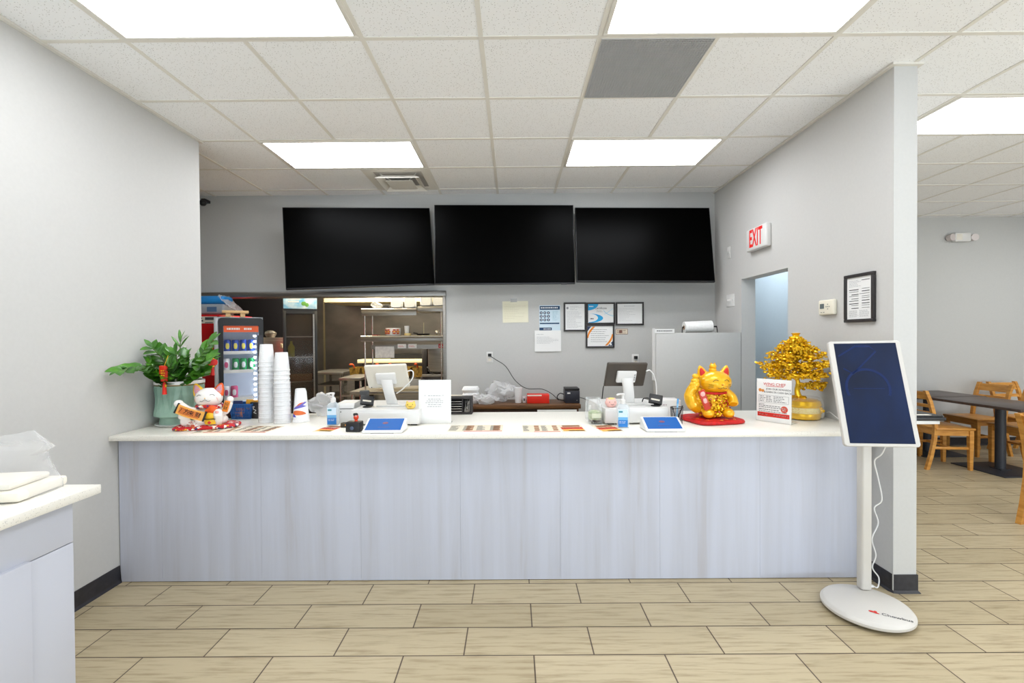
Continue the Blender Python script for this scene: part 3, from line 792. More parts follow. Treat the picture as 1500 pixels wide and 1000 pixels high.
ornament('red and gold charm with a long tassel on the front of the plant', -2.245, 2.98, 1.265, False)
ornament('small red lantern hanging at the right side of the plant', -1.985, 3.06, 1.335, True)

# ---------------------------------------------------------------- lucky cats
def arc(mb, M, c, r, a0, a1, rad, n=8, y=None):
    pts = [(c[0] + r * math.cos(a0 + (a1 - a0) * i / n), c[1], c[2] + r * math.sin(a0 + (a1 - a0) * i / n)) for i in range(n + 1)]
    mb.tube(pts, rad, 5)
def on_head(hc, hr, dx, dz, off=0.0008):
    """point on the front of an ellipsoid head"""
    q = 1 - (dx / hr[0]) ** 2 - (dz / hr[2]) ** 2
    return (hc[0] + dx, hc[1] - hr[1] * math.sqrt(max(q, 0.02)) - off, hc[2] + dz)
def face_curve(mb, hc, hr, pts, rad):
    mb.tube([on_head(hc, hr, x, z) for x, z in spline2(pts)], rad, 5)
def spline2(pts):
    return [(p.x, p.z) for p in spline([(x, 0, z) for x, z in pts], 5)]

def ear(mb, c, h, w, tilt):
    M0 = mb.M
    mb.M = M0 @ Matrix.Translation(c) @ Matrix.Rotation(R(tilt), 4, 'Y')
    mb.lathe([(0, -.012), (w, -.010), (w * .98, 0), (w * .84, h * .34), (w * .58, h * .66), (w * .30, h * .90), (w * .12, h * .99), (0, h)], (0, 0, 0), 20, False, False, 1.0, .55)
    mb.M = M0
t = thing('lucky_cat', 'white waving lucky cat holding a lettered scroll, on a red patterned cushion', 'figurine', (-1.995, 3.02, ZT), R(14))
b = MB(Matrix.Rotation(R(4), 4, 'Z'))
rs = []
for z, k_ in ((0.0, .90), (.006, .99), (.012, 1.0), (.020, .97), (.026, .86)):
    rs.append([(0.185 * k_ * math.copysign(abs(math.cos(a)) ** .45, math.cos(a)), 0.10 * k_ * math.copysign(abs(math.sin(a)) ** .45, math.sin(a)), z) for a in [2 * PI * j / 64 for j in range(64)]])
b.rings(rs)
cush = mat('patterned_cushion', (190, 24, 30), 0.7)
tt, nn_, ll, bs = nodes(cush)
tc = nn_.new('ShaderNodeTexCoord'); vo = nn_.new('ShaderNodeTexVoronoi'); vo.inputs['Scale'].default_value = 70
rp = nn_.new('ShaderNodeValToRGB'); rp.color_ramp.interpolation = 'CONSTANT'
e = rp.color_ramp.elements; e[0].color = lin((196, 26, 32)) + (1,); e[1].position = .62; e[1].color = lin((240, 232, 224)) + (1,)
x_ = e.new(.80); x_.color = lin((232, 170, 60)) + (1,); x_ = e.new(.9); x_.color = lin((60, 50, 100)) + (1,)
sp = nn_.new('ShaderNodeSeparateColor'); ll.new(tc.outputs['Object'], vo.inputs['Vector']); ll.new(vo.outputs['Color'], sp.inputs[0]); ll.new(sp.outputs[0], rp.inputs[0]); ll.new(rp.outputs[0], bs.inputs['Base Color'])
b.build('cushion', cush, t)
b = MB()
b.ball((0.01, .01, .085), (.085, .065, .075), 20).ball((0.02, 0, .05), (.10, .075, .045), 20)
b.ball((0.01, -.005, .195), (.082, .066, .066), 24)
b.tube(spline([(-.05, -.03, .11), (-.09, -.055, .125), (-.125, -.07, .158)]), [.026] * 13, 10).ball((-.135, -.075, .172), (.027, .025, .025), 14)
b.tube(spline([(.075, -.02, .09), (.118, -.03, .11), (.140, -.035, .165)]), [.022] * 13, 10).ball((.145, -.04, .185), (.021, .02, .021), 14)
b.tube(spline([(.07, -.04, .03), (.085, -.065, .06), (.085, -.08, .10)]), [.027] * 13, 10).ball((.086, -.078, .105), (.028, .018, .026), 14)
b.ball((-.05, -.055, .035), (.04, .045, .03), 14)
b.ball((-.105, -.06, .055), (.030, .028, .030), 14).ball((-.118, -.068, .09), (.026, .024, .022), 14).ball((-.13, -.068, .108), (.008, .006, .012), 8).ball((-.106, -.068, .11), (.008, .006, .012), 8)
melt(b, .004, 4).build('body', M_ceramic, t)
hc, hr = (0.01, -.005, .195), (.083, .068, .066)
b = MB()
face_curve(b, hc, hr, [(-.052, .016), (-.040, .026), (-.024, .022)], .0013); face_curve(b, hc, hr, [(.024, .024), (.038, .028), (.052, .018)], .0013)
face_curve(b, hc, hr, [(-.03, -.012), (-.018, -.016), (0, -.006), (.018, -.016), (.03, -.012)], .0012)
b.build('face_marking', M_black_ink, t)
b = MB()
for s in (-1, 1):
    for i in range(3): face_curve(b, hc, hr, [(s * (.058 + .003 * i), .008 - .010 * i), (s * (.064 + .002 * i), -.002 - .010 * i)], .0010)
b.build('cheek_marking', M_pink, t)
MB().ball(on_head(hc, hr, 0, .004), (.004, .003, .003), 8).build('nose', M_yellow, t)
for s, mm, lab in ((-1, M_yellow, 'yellow painted ear'), (1, M_orange, 'orange painted ear')):
    c = (.01 + s * .054, -.006, .226)
    b = MB(); ear(b, c, .068, .036, 20 * s)
    e_ = b.build('ear', mm, t); e_['label'] = lab
    b = MB(); ear(b, (c[0] + s * .004, c[1] - .010, c[2] + .010), .048, .022, 20 * s); b.build('inner_ear', noisy('painted_ear', (222, 140, 110), (190, 150, 190), nscale=90, rough=.3), e_)
b = MB()
b.tube([(.01 + .070 * math.cos(a), -.0 + .064 * math.sin(a), .142 + .004 * math.sin(3 * a)) for a in [2 * PI * i / 28 for i in range(29)]], .011, 8)
b.build('collar', cush, t)
b = MB(); b.ball((.055, -.075, .125), (.030, .014, .026), 14, Euler((0, R(25), 0))).ball((.03, -.072, .117), (.022, .012, .018), 12)
b.build('bow', M_orange, t)
b = MB(); b.lathe([(.0, .03), (.034, .034), (.038, .05), (.036, .065), (.0, .066)], (.042, -.07, 0), 20, sy=.7); b.ball((.042, -.07, .082), (.035, .026, .030), 16)
pouch = b.build('money_pouch', M_yellow, t)
MB().prism([(.042, .036), (.054, .047), (.042, .058), (.030, .047)], -.0985, -.096).build('diamond', M_red, pouch)
MB().box(.007, .077, -.0985, -.05, .066, .069).build('seam', M_black_ink, pouch)
# scroll: curved strip held across the body
b = MB(); rs = []; front = []
for i in range(13):
    u = i / 12; x = -.132 + .150 * u; y = -.105 - .014 * math.sin(PI * u); z = .142 - .058 * u + .010 * (u - .5) ** 2
    front.append((x, y, z)); n1 = Vector((.36, 0, .93)) * .030
    rs.append([(x - n1.x, y, z - n1.z), (x + n1.x, y, z + n1.z), (x + n1.x, y + .002, z + n1.z), (x - n1.x, y + .002, z - n1.z)])
b.rings(rs); scroll = b.build('scroll', mat('scroll_paper', (244, 178, 84), 0.6), t)
b = MB(); rs = []
for x, y, z in front[1:-2]:
    n1 = Vector((.36, 0, .93)) * .020
    rs.append([(x - n1.x, y - .0015, z - n1.z), (x + n1.x, y - .0015, z + n1.z), (x + n1.x, y - .0005, z + n1.z), (x - n1.x, y - .0005, z - n1.z)])
b.rings(rs).build('scroll_panel', mat('scroll_panel', (222, 122, 52), 0.6), scroll)
for i, ch in enumerate('八方来财'):
    x, y, z = front[2 + int(i * 2.4)]
    text('lettering', ch, 0.034, M_black_ink, scroll, Matrix.Translation((x + .006, y - .003, z)) @ Matrix.Rotation(R(20), 4, 'Y') @ FRONT)
b = MB(); b.tube([(-.150, -.10, .118), (-.122, -.10, .178)], .006, 8).tube([(.008, -.105, .058), (.03, -.105, .118)], .006, 8); b.build('scroll_rod', M_black, scroll)
Mp = Matrix.Translation((.128, -.062, .142)) @ Matrix.Rotation(R(16), 4, 'Y')
b = MB(Mp); b.box(-.017, .017, -.004, .004, -.036, .036, .003); pl = b.build('plaque', mat('plaque_orange', (240, 140, 30), .4), t)
text('lettering', '招\n财', 0.026, M_black_ink, pl, Mp @ Matrix.Translation((0, -.0047, 0)) @ FRONT)
b = MB(); b.ball((.086, -.096, .112), (.012, .004, .011), 10); b.build('paw_pad', M_pink, t)
b = MB()
rd = random.Random(3)
for i in range(16):
    a = rd.uniform(0, PI); b.ball((-.05 + .036 * math.cos(a) * rd.uniform(.3, 1), -.098 + rd.uniform(-.0, .004), .038 + .024 * math.sin(a) * rd.uniform(-.8, 1)), (.004, .002, .003), 6)
b.ball((-.05, -.100, .03), (.012, .003, .011), 10)
b.build('flower_marking', mat('flower_red', (190, 80, 50), .4), t)

# gold cat: turned towards the right
t = thing('lucky_cat', 'gold lucky cat with raised paw sitting on a red cushion', 'figurine', (1.330, 3.135, ZT), R(3))
b = MB(Matrix.Rotation(R(10), 4, 'Z')); rs = []
for z, k_ in ((0.0, .92), (.006, .99), (.014, 1.0), (.024, .96), (.030, .84)):
    rs.append([(0.175 * k_ * math.copysign(abs(math.cos(a)) ** .4, math.cos(a)), 0.165 * k_ * math.copysign(abs(math.sin(a)) ** .4, math.sin(a)), z) for a in [2 * PI * j / 64 for j in range(64)]])
b.rings(rs); cu = b.build('cushion', M_redcloth, t)
b = MB()
for a, r_ in ((-.5, .13), (-.9, .15), (-1.6, .145), (-2.2, .15), (-2.7, .14), (-1.2, .12)):
    b.tube(spline([(r_ * math.cos(a), r_ * math.sin(a), .0305), (r_ * math.cos(a) + .012, r_ * math.sin(a) - .006, .031), (r_ * math.cos(a) + .006, r_ * math.sin(a) - .018, .030)]), .0018, 4)
b.build('gold_embroidery', M_goldsoft, cu)
b = MB()
b.ball((0, .015, .105), (.125, .105, .085), 24).ball((0, .01, .17), (.10, .085, .09), 24)
b.ball((.015, -.03, .252), (.108, .092, .078), 24).ball((.018, -.100, .232), (.038, .03, .026), 16)
ear(b, (-.058, -.008, .296), .072, .038, -18); ear(b, (.088, -.008, .296), .072, .038, 18)
b.tube(spline([(-.09, -.02, .08), (-.145, -.035, .12), (-.158, -.04, .18), (-.135, -.05, .225)], 6), [.044] * 6 + [.040] * 6 + [.034] * 7, 12).ball((-.132, -.052, .24), (.034, .03, .030), 14)
b.tube(spline([(.09, -.02, .19), (.12, -.05, .15), (.115, -.085, .11)], 6), [.032] * 13, 10)
b.ball((-.06, -.09, .055), (.038, .045, .033), 14).ball((.075, -.09, .055), (.038, .045, .033), 14)
for v in b.bm.verts: v.co.z += 0.012
melt(b, .005, 4).build('body', M_goldsoft, t)
hc, hr = (.015, -.03, .264), (.109, .093, .079)
b = MB()
face_curve(b, hc, hr, [(-.052, .012), (-.036, .024), (-.018, .018)], .0016); face_curve(b, hc, hr, [(.022, .018), (.04, .024), (.055, .012)], .0016)
for s in (-1, 1):
    for i in range(3): face_curve(b, hc, hr, [(s * .048, -.012 - .007 * i), (s * .075, -.008 - .013 * i)], .0010)
b.tube([(-.010, -.127, .236), (.004, -.132, .230), (.018, -.133, .240), (.032, -.132, .230), (.046, -.127, .236)], .0014, 5)
b.build('face_marking', M_black_ink, t)
MB().ball((.018, -.130, .256), (.007, .005, .005), 8).build('nose', mat('gold_nose', (200, 120, 40), .3), t)
for x, s in ((-.062, -1), (.092, 1)):
    b = MB(); ear(b, (x, -.020, .316), .046, .022, 18 * s); b.build('inner_ear', M_red, t)
b = MB(); b.tube([(.006 + .086 * math.cos(a), -.012 + .078 * math.sin(a), .196) for a in [2 * PI * i / 28 for i in range(29)]], .008, 8); b.build('collar', M_redcloth, t)
b = MB(); b.ball((.01, -.01, .345), (.026, .024, .02), 14).ball((.01, -.014, .369), (.024, .022, .019), 14).ball((-.002, -.014, .387), (.006, .005, .008), 8).ball((.022, -.014, .387), (.006, .005, .008), 8)
b.build('small_cat', M_goldsoft, t)
b = MB(); b.ball((-.130, -.052, .276), (.027, .025, .024), 14).ball((-.128, -.054, .308), (.022, .02, .018), 14); b.build('small_cat', M_goldsoft, t)
# coins, beads and embossed treasure over the belly
rd = random.Random(8); bm_, bm2 = MB(), MB()
for i in range(230):
    a = rd.uniform(-2.5, -.5); z = rd.uniform(.045, .20); rr = .128 - .35 * max(0, z - .13) - .3 * max(0, .08 - z)
    p = (rr * math.cos(a), .015 + rr * .87 * math.sin(a), z)
    (bm2 if rd.random() < .3 else bm_).ball(p, (rd.uniform(.005, .011), rd.uniform(.004, .008), rd.uniform(.005, .010)), 7, Euler((rd.uniform(0, 3), rd.uniform(0, 3), 0)))
bm_.build('treasure_relief', M_gold, t); bm2.build('red_jewel', mat('jewel_red', (176, 36, 24), .25), t)
Mp = Matrix.Translation((-.098, -.115, .165)) @ Matrix.Rotation(R(-20), 4, 'Y')
MB(Mp).box(-.022, .022, -.004, .006, -.075, .06, .004).build('red_plaque', mat('plaque_red', (196, 52, 26), .35), t)
b = MB(Mp); b.ball((0, -.006, .035), (.016, .004, .018), 10).ball((0, -.006, -.012), (.014, .004, .02), 10); b.build('plaque_relief', M_pink, t)

# ---------------------------------------------------------------- gold money tree
t = thing('gold_tree', 'gold ornamental money tree of berries and ingots in a round gold pot', 'ornament', (1.995, 3.21, ZT))
MB().lathe([(.085, 0), (.105, .006), (.112, .025), (.108, .045)], n=40).lathe([(.108, .083), (.115, .10), (.108, .125), (.09, .135), (.03, .14)], n=40).build('pot', M_gold, t)
MB().lathe([(.107, .045), (.112, .064), (.107, .083)], n=40, cap0=False, cap1=False).build('pot_band', speckle('lattice_band', (238, 222, 160), (200, 140, 30), 160, .3, .4), t)
b = MB()
for i in range(5): b.ball((.065 + .015 * math.cos(i * 1.3), -.092 + .004 * i, .064 + .016 * math.sin(i * 1.3)), (.016, .008, .012), 10)
b.build('pot_ornament', M_gold, t)
b = MB(); rd = random.Random(5)
trunk = spline([(-.02, 0, .13), (-.035, .0, .19), (-.03, 0, .25), (-.05, 0, .32), (-.045, 0, .40), (-.05, 0, .48)])
b.tube(trunk, [.026, .024, .022, .020, .019, .018, .017, .016, .016, .015, .015, .014, .014, .013, .013, .012, .012, .011, .011, .010, .010, .009, .009, .008, .008, .007, .007, .006, .006, .005, .005][:len(trunk)], 10)
for a in range(5): b.tube(spline([(-.03, 0, .15), (-.03 + .06 * math.cos(a * 1.26), .06 * math.sin(a * 1.26), .142)]), [.012] * 6 + [.004], 6)
b.build('trunk', M_gold, t)
# tiers of branches: (height, reach)
fb, rb, br = MB(), MB(), MB()
cl = []
for z, n_, reach in ((.225, 3, .15), (.305, 9, .185), (.365, 9, .195), (.43, 7, .165), (.485, 6, .105), (.52, 4, .05)):
    for i in range(n_):
        a = 2 * PI * i / n_ + z * 9; q = rd.uniform(.88, 1.05) * reach
        if z < .25: a = -.45 + i * .35; q = .14 + .03 * i
        e = Vector((-.045 + q * math.cos(a), q * .8 * math.sin(a), z + rd.uniform(-.008, .010)))
        br.tube(spline([(-.045, 0, z - .04), (-.045 + q * .5 * math.cos(a), q * .4 * math.sin(a), z + .005), e]), .004, 5)
        for k_ in range(3): cl.append((Vector((-.045, 0, z)).lerp(e, .42 + .29 * k_), .030 + .003 * k_))
for c, r_ in cl:
    for i in range(19):
        p = c + Vector((rd.gauss(0, .6), rd.gauss(0, .5), rd.gauss(0, .40))) * r_
        if rd.random() < .7: fb.ball(p, rd.uniform(.006, .0125), 7)
        else: fb.ball(p, (.017, .012, .008), 8, Euler((rd.uniform(-.4, .4), rd.uniform(-.4, .4), rd.uniform(0, 3))))
    for i in range(3): rb.ball(c + Vector((rd.gauss(0, .7), rd.gauss(0, .6), rd.uniform(.1, .8))) * r_, .0032, 5)
br.build('branch', M_gold, t)
tag(fb.build('berries', M_gold, t), kind='stuff'); tag(rb.build('red_beads', mat('bead_red', (170, 50, 20), .4), t), kind='stuff')
b = MB(); b.lathe([(.0, 0), (.03, .004), (.042, .022), (.04, .03), (.022, .026), (.02, .04), (.03, .052), (.018, .056), (.0, .05)], (-.045, 0, .535), 20); b.build('ingot', M_gold, t)
MB().lathe([(.116, .01), (.124, .05), (.127, .09), (.12, .13), (.10, .15)], n=40, cap0=False, cap1=False).build('plastic_wrap', M_glass, t)

# ---------------------------------------------------------------- baskets and cups at the left of the counter
def basket(label, x, y, w, d, h, m, rz=0.0):
    t = thing('snack_basket', label, 'basket', (x, y, ZT), rz)
    b = MB(); k_ = .82
    # slatted tapering walls built from strips so light passes through the openings
    def ringz(u): s = k_ + (1 - k_) * u; return w / 2 * s, d / 2 * s, h * u
    b.box(-w / 2 * k_, w / 2 * k_, -d / 2 * k_, d / 2 * k_, 0, .004)
    for u0, u1 in ((0, .16), (.30, .38), (.50, .58), (.78, 1.0)):
        a0, b0, z0_ = ringz(u0); a1, b1, z1_ = ringz(u1)
        b.rings([[(-a0, -b0, z0_), (a0, -b0, z0_), (a0, b0, z0_), (-a0, b0, z0_)], [(-a1, -b1, z1_), (a1, -b1, z1_), (a1, b1, z1_), (-a1, b1, z1_)]], False, False)
    a0, b0, z0_ = ringz(0); a1, b1, z1_ = ringz(1)
    for i in range(12):
        u = -1 + 2 * (i + .5) / 12
        for s in (-1, 1):
            b.tube([(a0 * u, s * b0, z0_), (a1 * u, s * b1, z1_)], .0035, 4)
            b.tube([(s * a0, b0 * u, z0_), (s * a1, b1 * u, z1_)], .0035, 4)
    b.build('body', m, t)
    b = MB(); P_ = [(-a1, -b1, h), (a1, -b1, h), (a1, b1, h), (-a1, b1, h), (-a1, -b1, h)]
    b.tube(P_, .006, 6); b.build('rim', m, t)
    return t
basket('blue perforated basket between the white cat and the cup stacks', -1.96, 3.38, .160, .13, .105, M_blue)
basket('dark brown basket partly hidden behind the white lucky cat', -2.10, 3.42, .12, .12, .075, mat('brown_basket', (84, 40, 30), .6))
def packet(label, x, y, z, rz, m, tilt, w=.06, h=.075):
    M = Matrix.Rotation(tilt, 4, 'X')
    b = MB(M); rs = []
    for u, th in ((0, .001), (.12, .006), (.5, .011), (.88, .006), (1, .001)):
        rs.append([(-w / 2, -th, h * u), (0, -th * 1.3, h * u), (w / 2, -th, h * u), (w / 2, th, h * u), (0, th * 1.3, h * u), (-w / 2, th, h * u)])
    o = b.rings(rs).build('snack_packet', m, None, 50)
    o.location = (x, y, z); o.rotation_euler = (0, 0, rz)
    return tag(o, label, 'snack packet', 'snack packets in the basket')
packet('navy snack packet at the left in the blue basket', -1.995, 3.36, ZT + .055, .2, mat('navy_packet', (40, 50, 96), .35), .15)
packet('orange and white snack packet lying in the front of the blue basket', -1.975, 3.335, ZT + .012, -.3, mat('orange_packet', (214, 130, 70), .35), -.05)
packet('amber yellow snack packet sticking out of the right side of the blue basket', -1.915, 3.38, ZT + .06, -.15, mat('amber_packet', (236, 170, 50), .35), .1)
t = thing('card_box', 'small black box with white squiggle between blue basket and cup stack', 'box', (-1.865, 3.37, ZT), R(-8))
MB().box(-.034, .034, -.03, .03, 0, .118, .003).build('body', M_dark, t)
b = MB(); b.tube(spline([(-.02, -.031, .08), (0, -.031, .088), (-.008, -.031, .07), (.012, -.031, .06), (-.004, -.031, .045), (.014, -.031, .038)]), .0025, 5); b.build('printing', M_white, t)
MB().box(-.03, .03, -.02, .02, .118, .13, .003).build('contents', mat('amber_contents', (226, 160, 60), .4), t)

CUP = [(.0365, .125), (.038, .1255), (.0395, .122), (.0485, .016), (.0485, .010), (.0515, .009), (.0520, .003), (.0505, 0.0), (.047, .001), (.0455, .012), (.0375, .117)]
def cup_mesh():
    return MB().lathe(CUP[1:], n=40, cap0=False, cap1=False).lathe([(.0, .1255), (.038, .1255)], n=40, cap0=False, cap1=False).lathe([(.0, .117), (.0375, .117)], n=40, cap0=False, cap1=False)
cup0 = cup_mesh().build('foam_cup', M_foam, None, 40)
ORD = ['topmost', 'second', 'third', 'fourth', 'fifth', 'sixth', 'seventh', 'eighth', 'ninth', 'tenth', 'eleventh', 'twelfth', 'thirteenth', 'fourteenth', 'fifteenth']
first = True
for x, y, n_, H_, nm in ((-1.703, 3.20, 15, .538, 'taller left stack of upside-down cups'), (-1.583, 3.17, 13, .482, 'shorter right stack of upside-down cups')):
    step = (H_ - .1255) / (n_ - 1)
    rd = random.Random(n_)
    for i in range(n_):
        o = cup0 if first else cup0.copy()
        if not first: COL.objects.link(o)
        first = False
        kk = n_ - 1 - i
        o.location = (x + rd.uniform(-.0012, .0012), y + rd.uniform(-.001, .001), ZT + kk * step)
        lab = 'white foam cup, %s in the %s' % (('topmost' if i == 0 else 'lowest' if i == n_ - 1 else ORD[i] + ' from the top'), nm)
        tag(o, lab, 'cup', 'upside-down foam cups stacked on the counter')
    b = MB(); rs = []
    zt = H_ - .20
    for z in [zt * i / 16 for i in range(17)]:
        rs.append([((.0545) * math.cos(a), (.0545) * math.sin(a), z) for a in [2 * PI * j / 40 for j in range(40)]])
    b.rings(rs, False, False); crumple(b, .0028, x)
    o = b.build('plastic_sleeve', M_film, None, 30); o.location = (x, y, ZT + .001)
    tag(o, 'clear plastic sleeve around the lower cups of the ' + nm.split(' of')[0], 'plastic sleeve')
# printed cup
t = thing('printed_cup', 'single upside-down white cup with blue and orange brush strokes', 'cup', (-1.472, 3.21, ZT))
CH = .215
def cr(z): return .053 - .018 * z / CH
b = MB(); b.lathe([(.053, 0), (.055, .003), (.055, .010), (cr(.012), .012), (cr(CH - .004), CH - .004), (.032, CH), (0, CH)], n=48, cap1=False).build('body', M_foam, t)
def patch(name, m, a0, a1, zf, parent, n=16):
    b = MB(); rs = []
    for i in range(n + 1):
        u = i / n; a = a0 + (a1 - a0) * u; z0_, z1_ = zf(u)
        rs.append([((cr(z) + q) * math.cos(a), (cr(z) + q) * math.sin(a), z) for z, q in ((z0_, .0003), (z0_, .0009), (z1_, .0009), (z1_, .0003))])
    return b.rings(rs).build(name, m, parent)
vio = mat('violet_print', (104, 100, 186), .6); oran = mat('cup_orange', (222, 110, 54), .6); cob = mat('cobalt_print', (66, 66, 190), .6)
patch('orange_stroke', oran, R(-165), R(-25), lambda u: (.058 - .006 * math.sin(PI * u), .058 + .026 * math.sin(PI * u) ** .6), t)
patch('violet_stroke', vio, R(-150), R(-20), lambda u: (.088 + .022 * u, .089 + .022 * u + .020 * math.sin(PI * u)), t)
patch('violet_stroke', vio, R(-95), R(-15), lambda u: (.100 + .036 * u, .102 + .038 * u + .014 * math.sin(PI * u)), t)
patch('orange_stroke', oran, R(-110), R(-40), lambda u: (.110 + .026 * u, .111 + .026 * u + .010 * math.sin(PI * u)), t)
patch('cobalt_stroke', cob, R(-160), R(-105), lambda u: (.038, .038 + .018 * math.sin(PI * u) + .001), t)
tt = thing('printed_cup', 'printed cup mostly hidden behind the shorter cup stack, orange edge showing', 'cup', (-1.535, 3.34, ZT))
MB().lathe([(.053, 0), (.055, .003), (.055, .010), (cr(.012), .012), (cr(CH - .004), CH - .004), (.032, CH), (0, CH)], n=40, cap1=False).build('body', M_foam, tt)
patch('orange_stroke', oran, R(-110), R(-10), lambda u: (.05, .052 + .07 * math.sin(PI * u)), tt)
# crumpled clear bag beside
def crumpled_bag(name, label, x, y, z, sx, sy, sz, amt, seed, m, n=22, k=28, power=.8):
    b = MB(); rs = []
    for i in range(n + 1):
        u = i / n; r = (math.sin(PI * min(.97, max(.06, u)))) ** .55
        rs.append([(sx * r * math.copysign(abs(math.cos(a)) ** power, math.cos(a)), sy * r * math.copysign(abs(math.sin(a)) ** power, math.sin(a)), sz * u) for a in [2 * PI * j / k for j in range(k)]])
    b.rings(rs); crumple(b, amt, seed, 1.4)
    for v in b.bm.verts: v.co.z = max(0.001, v.co.z)
    o = b.build(name, m, None, 25); o.location = (x, y, z)
    return tag(o, label, 'bag')
crumpled_bag('plastic_bag', 'crumpled clear plastic bag on the counter behind the printed cup', -1.415, 3.44, ZT, .10, .06, .17, .05, 5, M_filmgrey)

# ---------------------------------------------------------------- leaflets on the counter
def leaflet(label, x0, x1, y0, y1, skew, seed, kind):
    t = thing('menu_leaflet', label, 'leaflet', ((x0 + x1) / 2, (y0 + y1) / 2, ZT), skew, 'menu leaflets lying on the counter')
    w, d = x1 - x0, y1 - y0
    MB().box(-w / 2, w / 2, -d / 2, d / 2, 0.0002, 0.0012).build('sheet', mat('leaflet_paper', (226, 216, 194), .6), t)
    rd = random.Random(seed)
    F = Matrix.Translation((0, 0, .0012)) @ Matrix.Rotation(R(-90), 4, 'X')
    b = MB(); c = MB(); e = MB(); y_ = MB()
    def cell(mb, u0, u1, v0, v1): mb.box(-w / 2 + u0 * w, -w / 2 + u1 * w, -d / 2 + v0 * d, -d / 2 + v1 * d, .0012, .0018)
    if kind == 'menu':
        nc = 4
        for i in range(nc):
            for j in range(9):
                if i % 2 == 0 or seed % 2: cell(b, (i + .08) / nc, (i + rd.uniform(.45, .75)) / nc, .16 + j * .085, .19 + j * .085)
            if i % 2:
                for j in range(3): cell(c, (i + .3) / nc, (i + .82) / nc, .2 + j * .26, .38 + j * .26)
        cell(e, .30, .99, .03, .08)
        b.build('printing', M_ink, t); c.build('dish_picture', mat('dish_brown', (150, 96, 52), .6), t); e.build('red_band', M_red, t)
    else:
        cell(c, .15, .9, .72, .92); cell(c, .3, .95, .1, .2)
        cell(e, .05, .95, .36, .66); cell(y_, .08, .95, .12, .34)
        c.build('dish_picture', mat('dish_dark', (140, 84, 40), .6), t); e.build('red_band', mat('leaflet_red', (206, 74, 44), .6), t); y_.build('yellow_band', mat('leaflet_yellow', (238, 178, 74), .6), t)
        b2 = MB(); lines(b2, -w * .38, w * .38, -.02 * d, .1 * d, 1, seed, .012, 0, .95)
        o_ = b2.bm
        for v in o_.verts: v.co = Vector((v.co.x, v.co.z, .0019 + (0.0004 if v.co.y > -.0009 else 0)))
        b2.build('white_lettering', M_paper, t); b.bm.free()
leaflet('menu leaflet in front of the white lucky cat, leftmost', -1.99, -1.765, 2.845, 3.03, R(6), 2, 'menu')
leaflet('menu leaflet in front of the taller cup stack', -1.755, -1.515, 2.85, 3.06, R(-6), 3, 'menu')
leaflet('red and yellow leaflet in front of the left sanitizer bottle', -1.235, -1.115, 2.85, 3.05, R(-8), 4, 'cover')
leaflet('brown printed menu leaflet in front of the white price sign', -.41, -.07, 2.83, 3.035, R(0), 5, 'menu')
leaflet('menu leaflet left of the red and yellow cover, centre of the counter', .055, .285, 2.80, 3.02, R(0), 6, 'menu')
leaflet('red and yellow leaflet right of the centre menu leaflet', .290, .440, 2.80, 3.02, R(2), 7, 'cover')
leaflet('red and yellow leaflet in front of the tip jars', .515, .655, 2.79, 3.01, R(10), 8, 'cover')

# ---------------------------------------------------------------- sanitizer bottles
def sanitizer(label, x, y, rz):
    t = thing('sanitizer_bottle', label, 'sanitizer bottle', (x, y, ZT), rz, 'hand sanitizer bottles on the counter')
    def sec(z, w, d): return [(w / 2 * math.copysign(abs(math.cos(a)) ** .55, math.cos(a)), d / 2 * math.copysign(abs(math.sin(a)) ** .55, math.sin(a)), z) for a in [2 * PI * j / 32 for j in range(32)]]
    b = MB(); b.rings([sec(0, .070, .042), sec(.004, .076, .046), sec(.118, .078, .046), sec(.132, .074, .044), sec(.146, .052, .036), sec(.152, .030, .030)]); b.build('bottle', M_gel, t)
    lab = MB(); lab.box(-.032, .026, -.0245, -.0235, .008, .118); lab.build('label', mat('label_pale_blue', (206, 226, 240), .5), t)
    MB().box(-.032, .026, -.0252, -.0245, .008, .052).build('label_band', mat('label_blue', (30, 120, 200), .5), t)
    MB().box(-.032, .026, -.0252, -.0245, .052, .07).build('label_band', mat('label_mid_blue', (100, 170, 220), .5), t)
    b = MB(); b.box(-.028, -.004, -.0252, -.0245, .098, .108); b.build('label_print', mat('teal_print', (30, 130, 150), .5), t)
    b = MB(); lines(b, -.026, .02, .03, .046, 2, 51, .002, -.026, .8); b.build('label_lettering', M_white, t)
    b = MB(); b.lathe([(.017, .150), (.0175, .155), (.0175, .176), (.010, .180), (.008, .184), (.0075, .205)], n=20)
    b.build('collar', M_white, t)
    b = MB(); b.lathe([(.010, .203), (.011, .206), (.011, .214), (.006, .217)], n=16).tube(spline([(0, 0, .210), (-.02, -.004, .211), (-.04, -.008, .205)]), [.006] * 12 + [.004], 8)
    b.build('pump_head', M_white, t)
sanitizer('clear pump bottle of sanitizer with blue label at the left till', -1.199, 3.08, R(6))
sanitizer('clear pump bottle of sanitizer with blue label in front of the right till', .689, 2.925, R(-6))

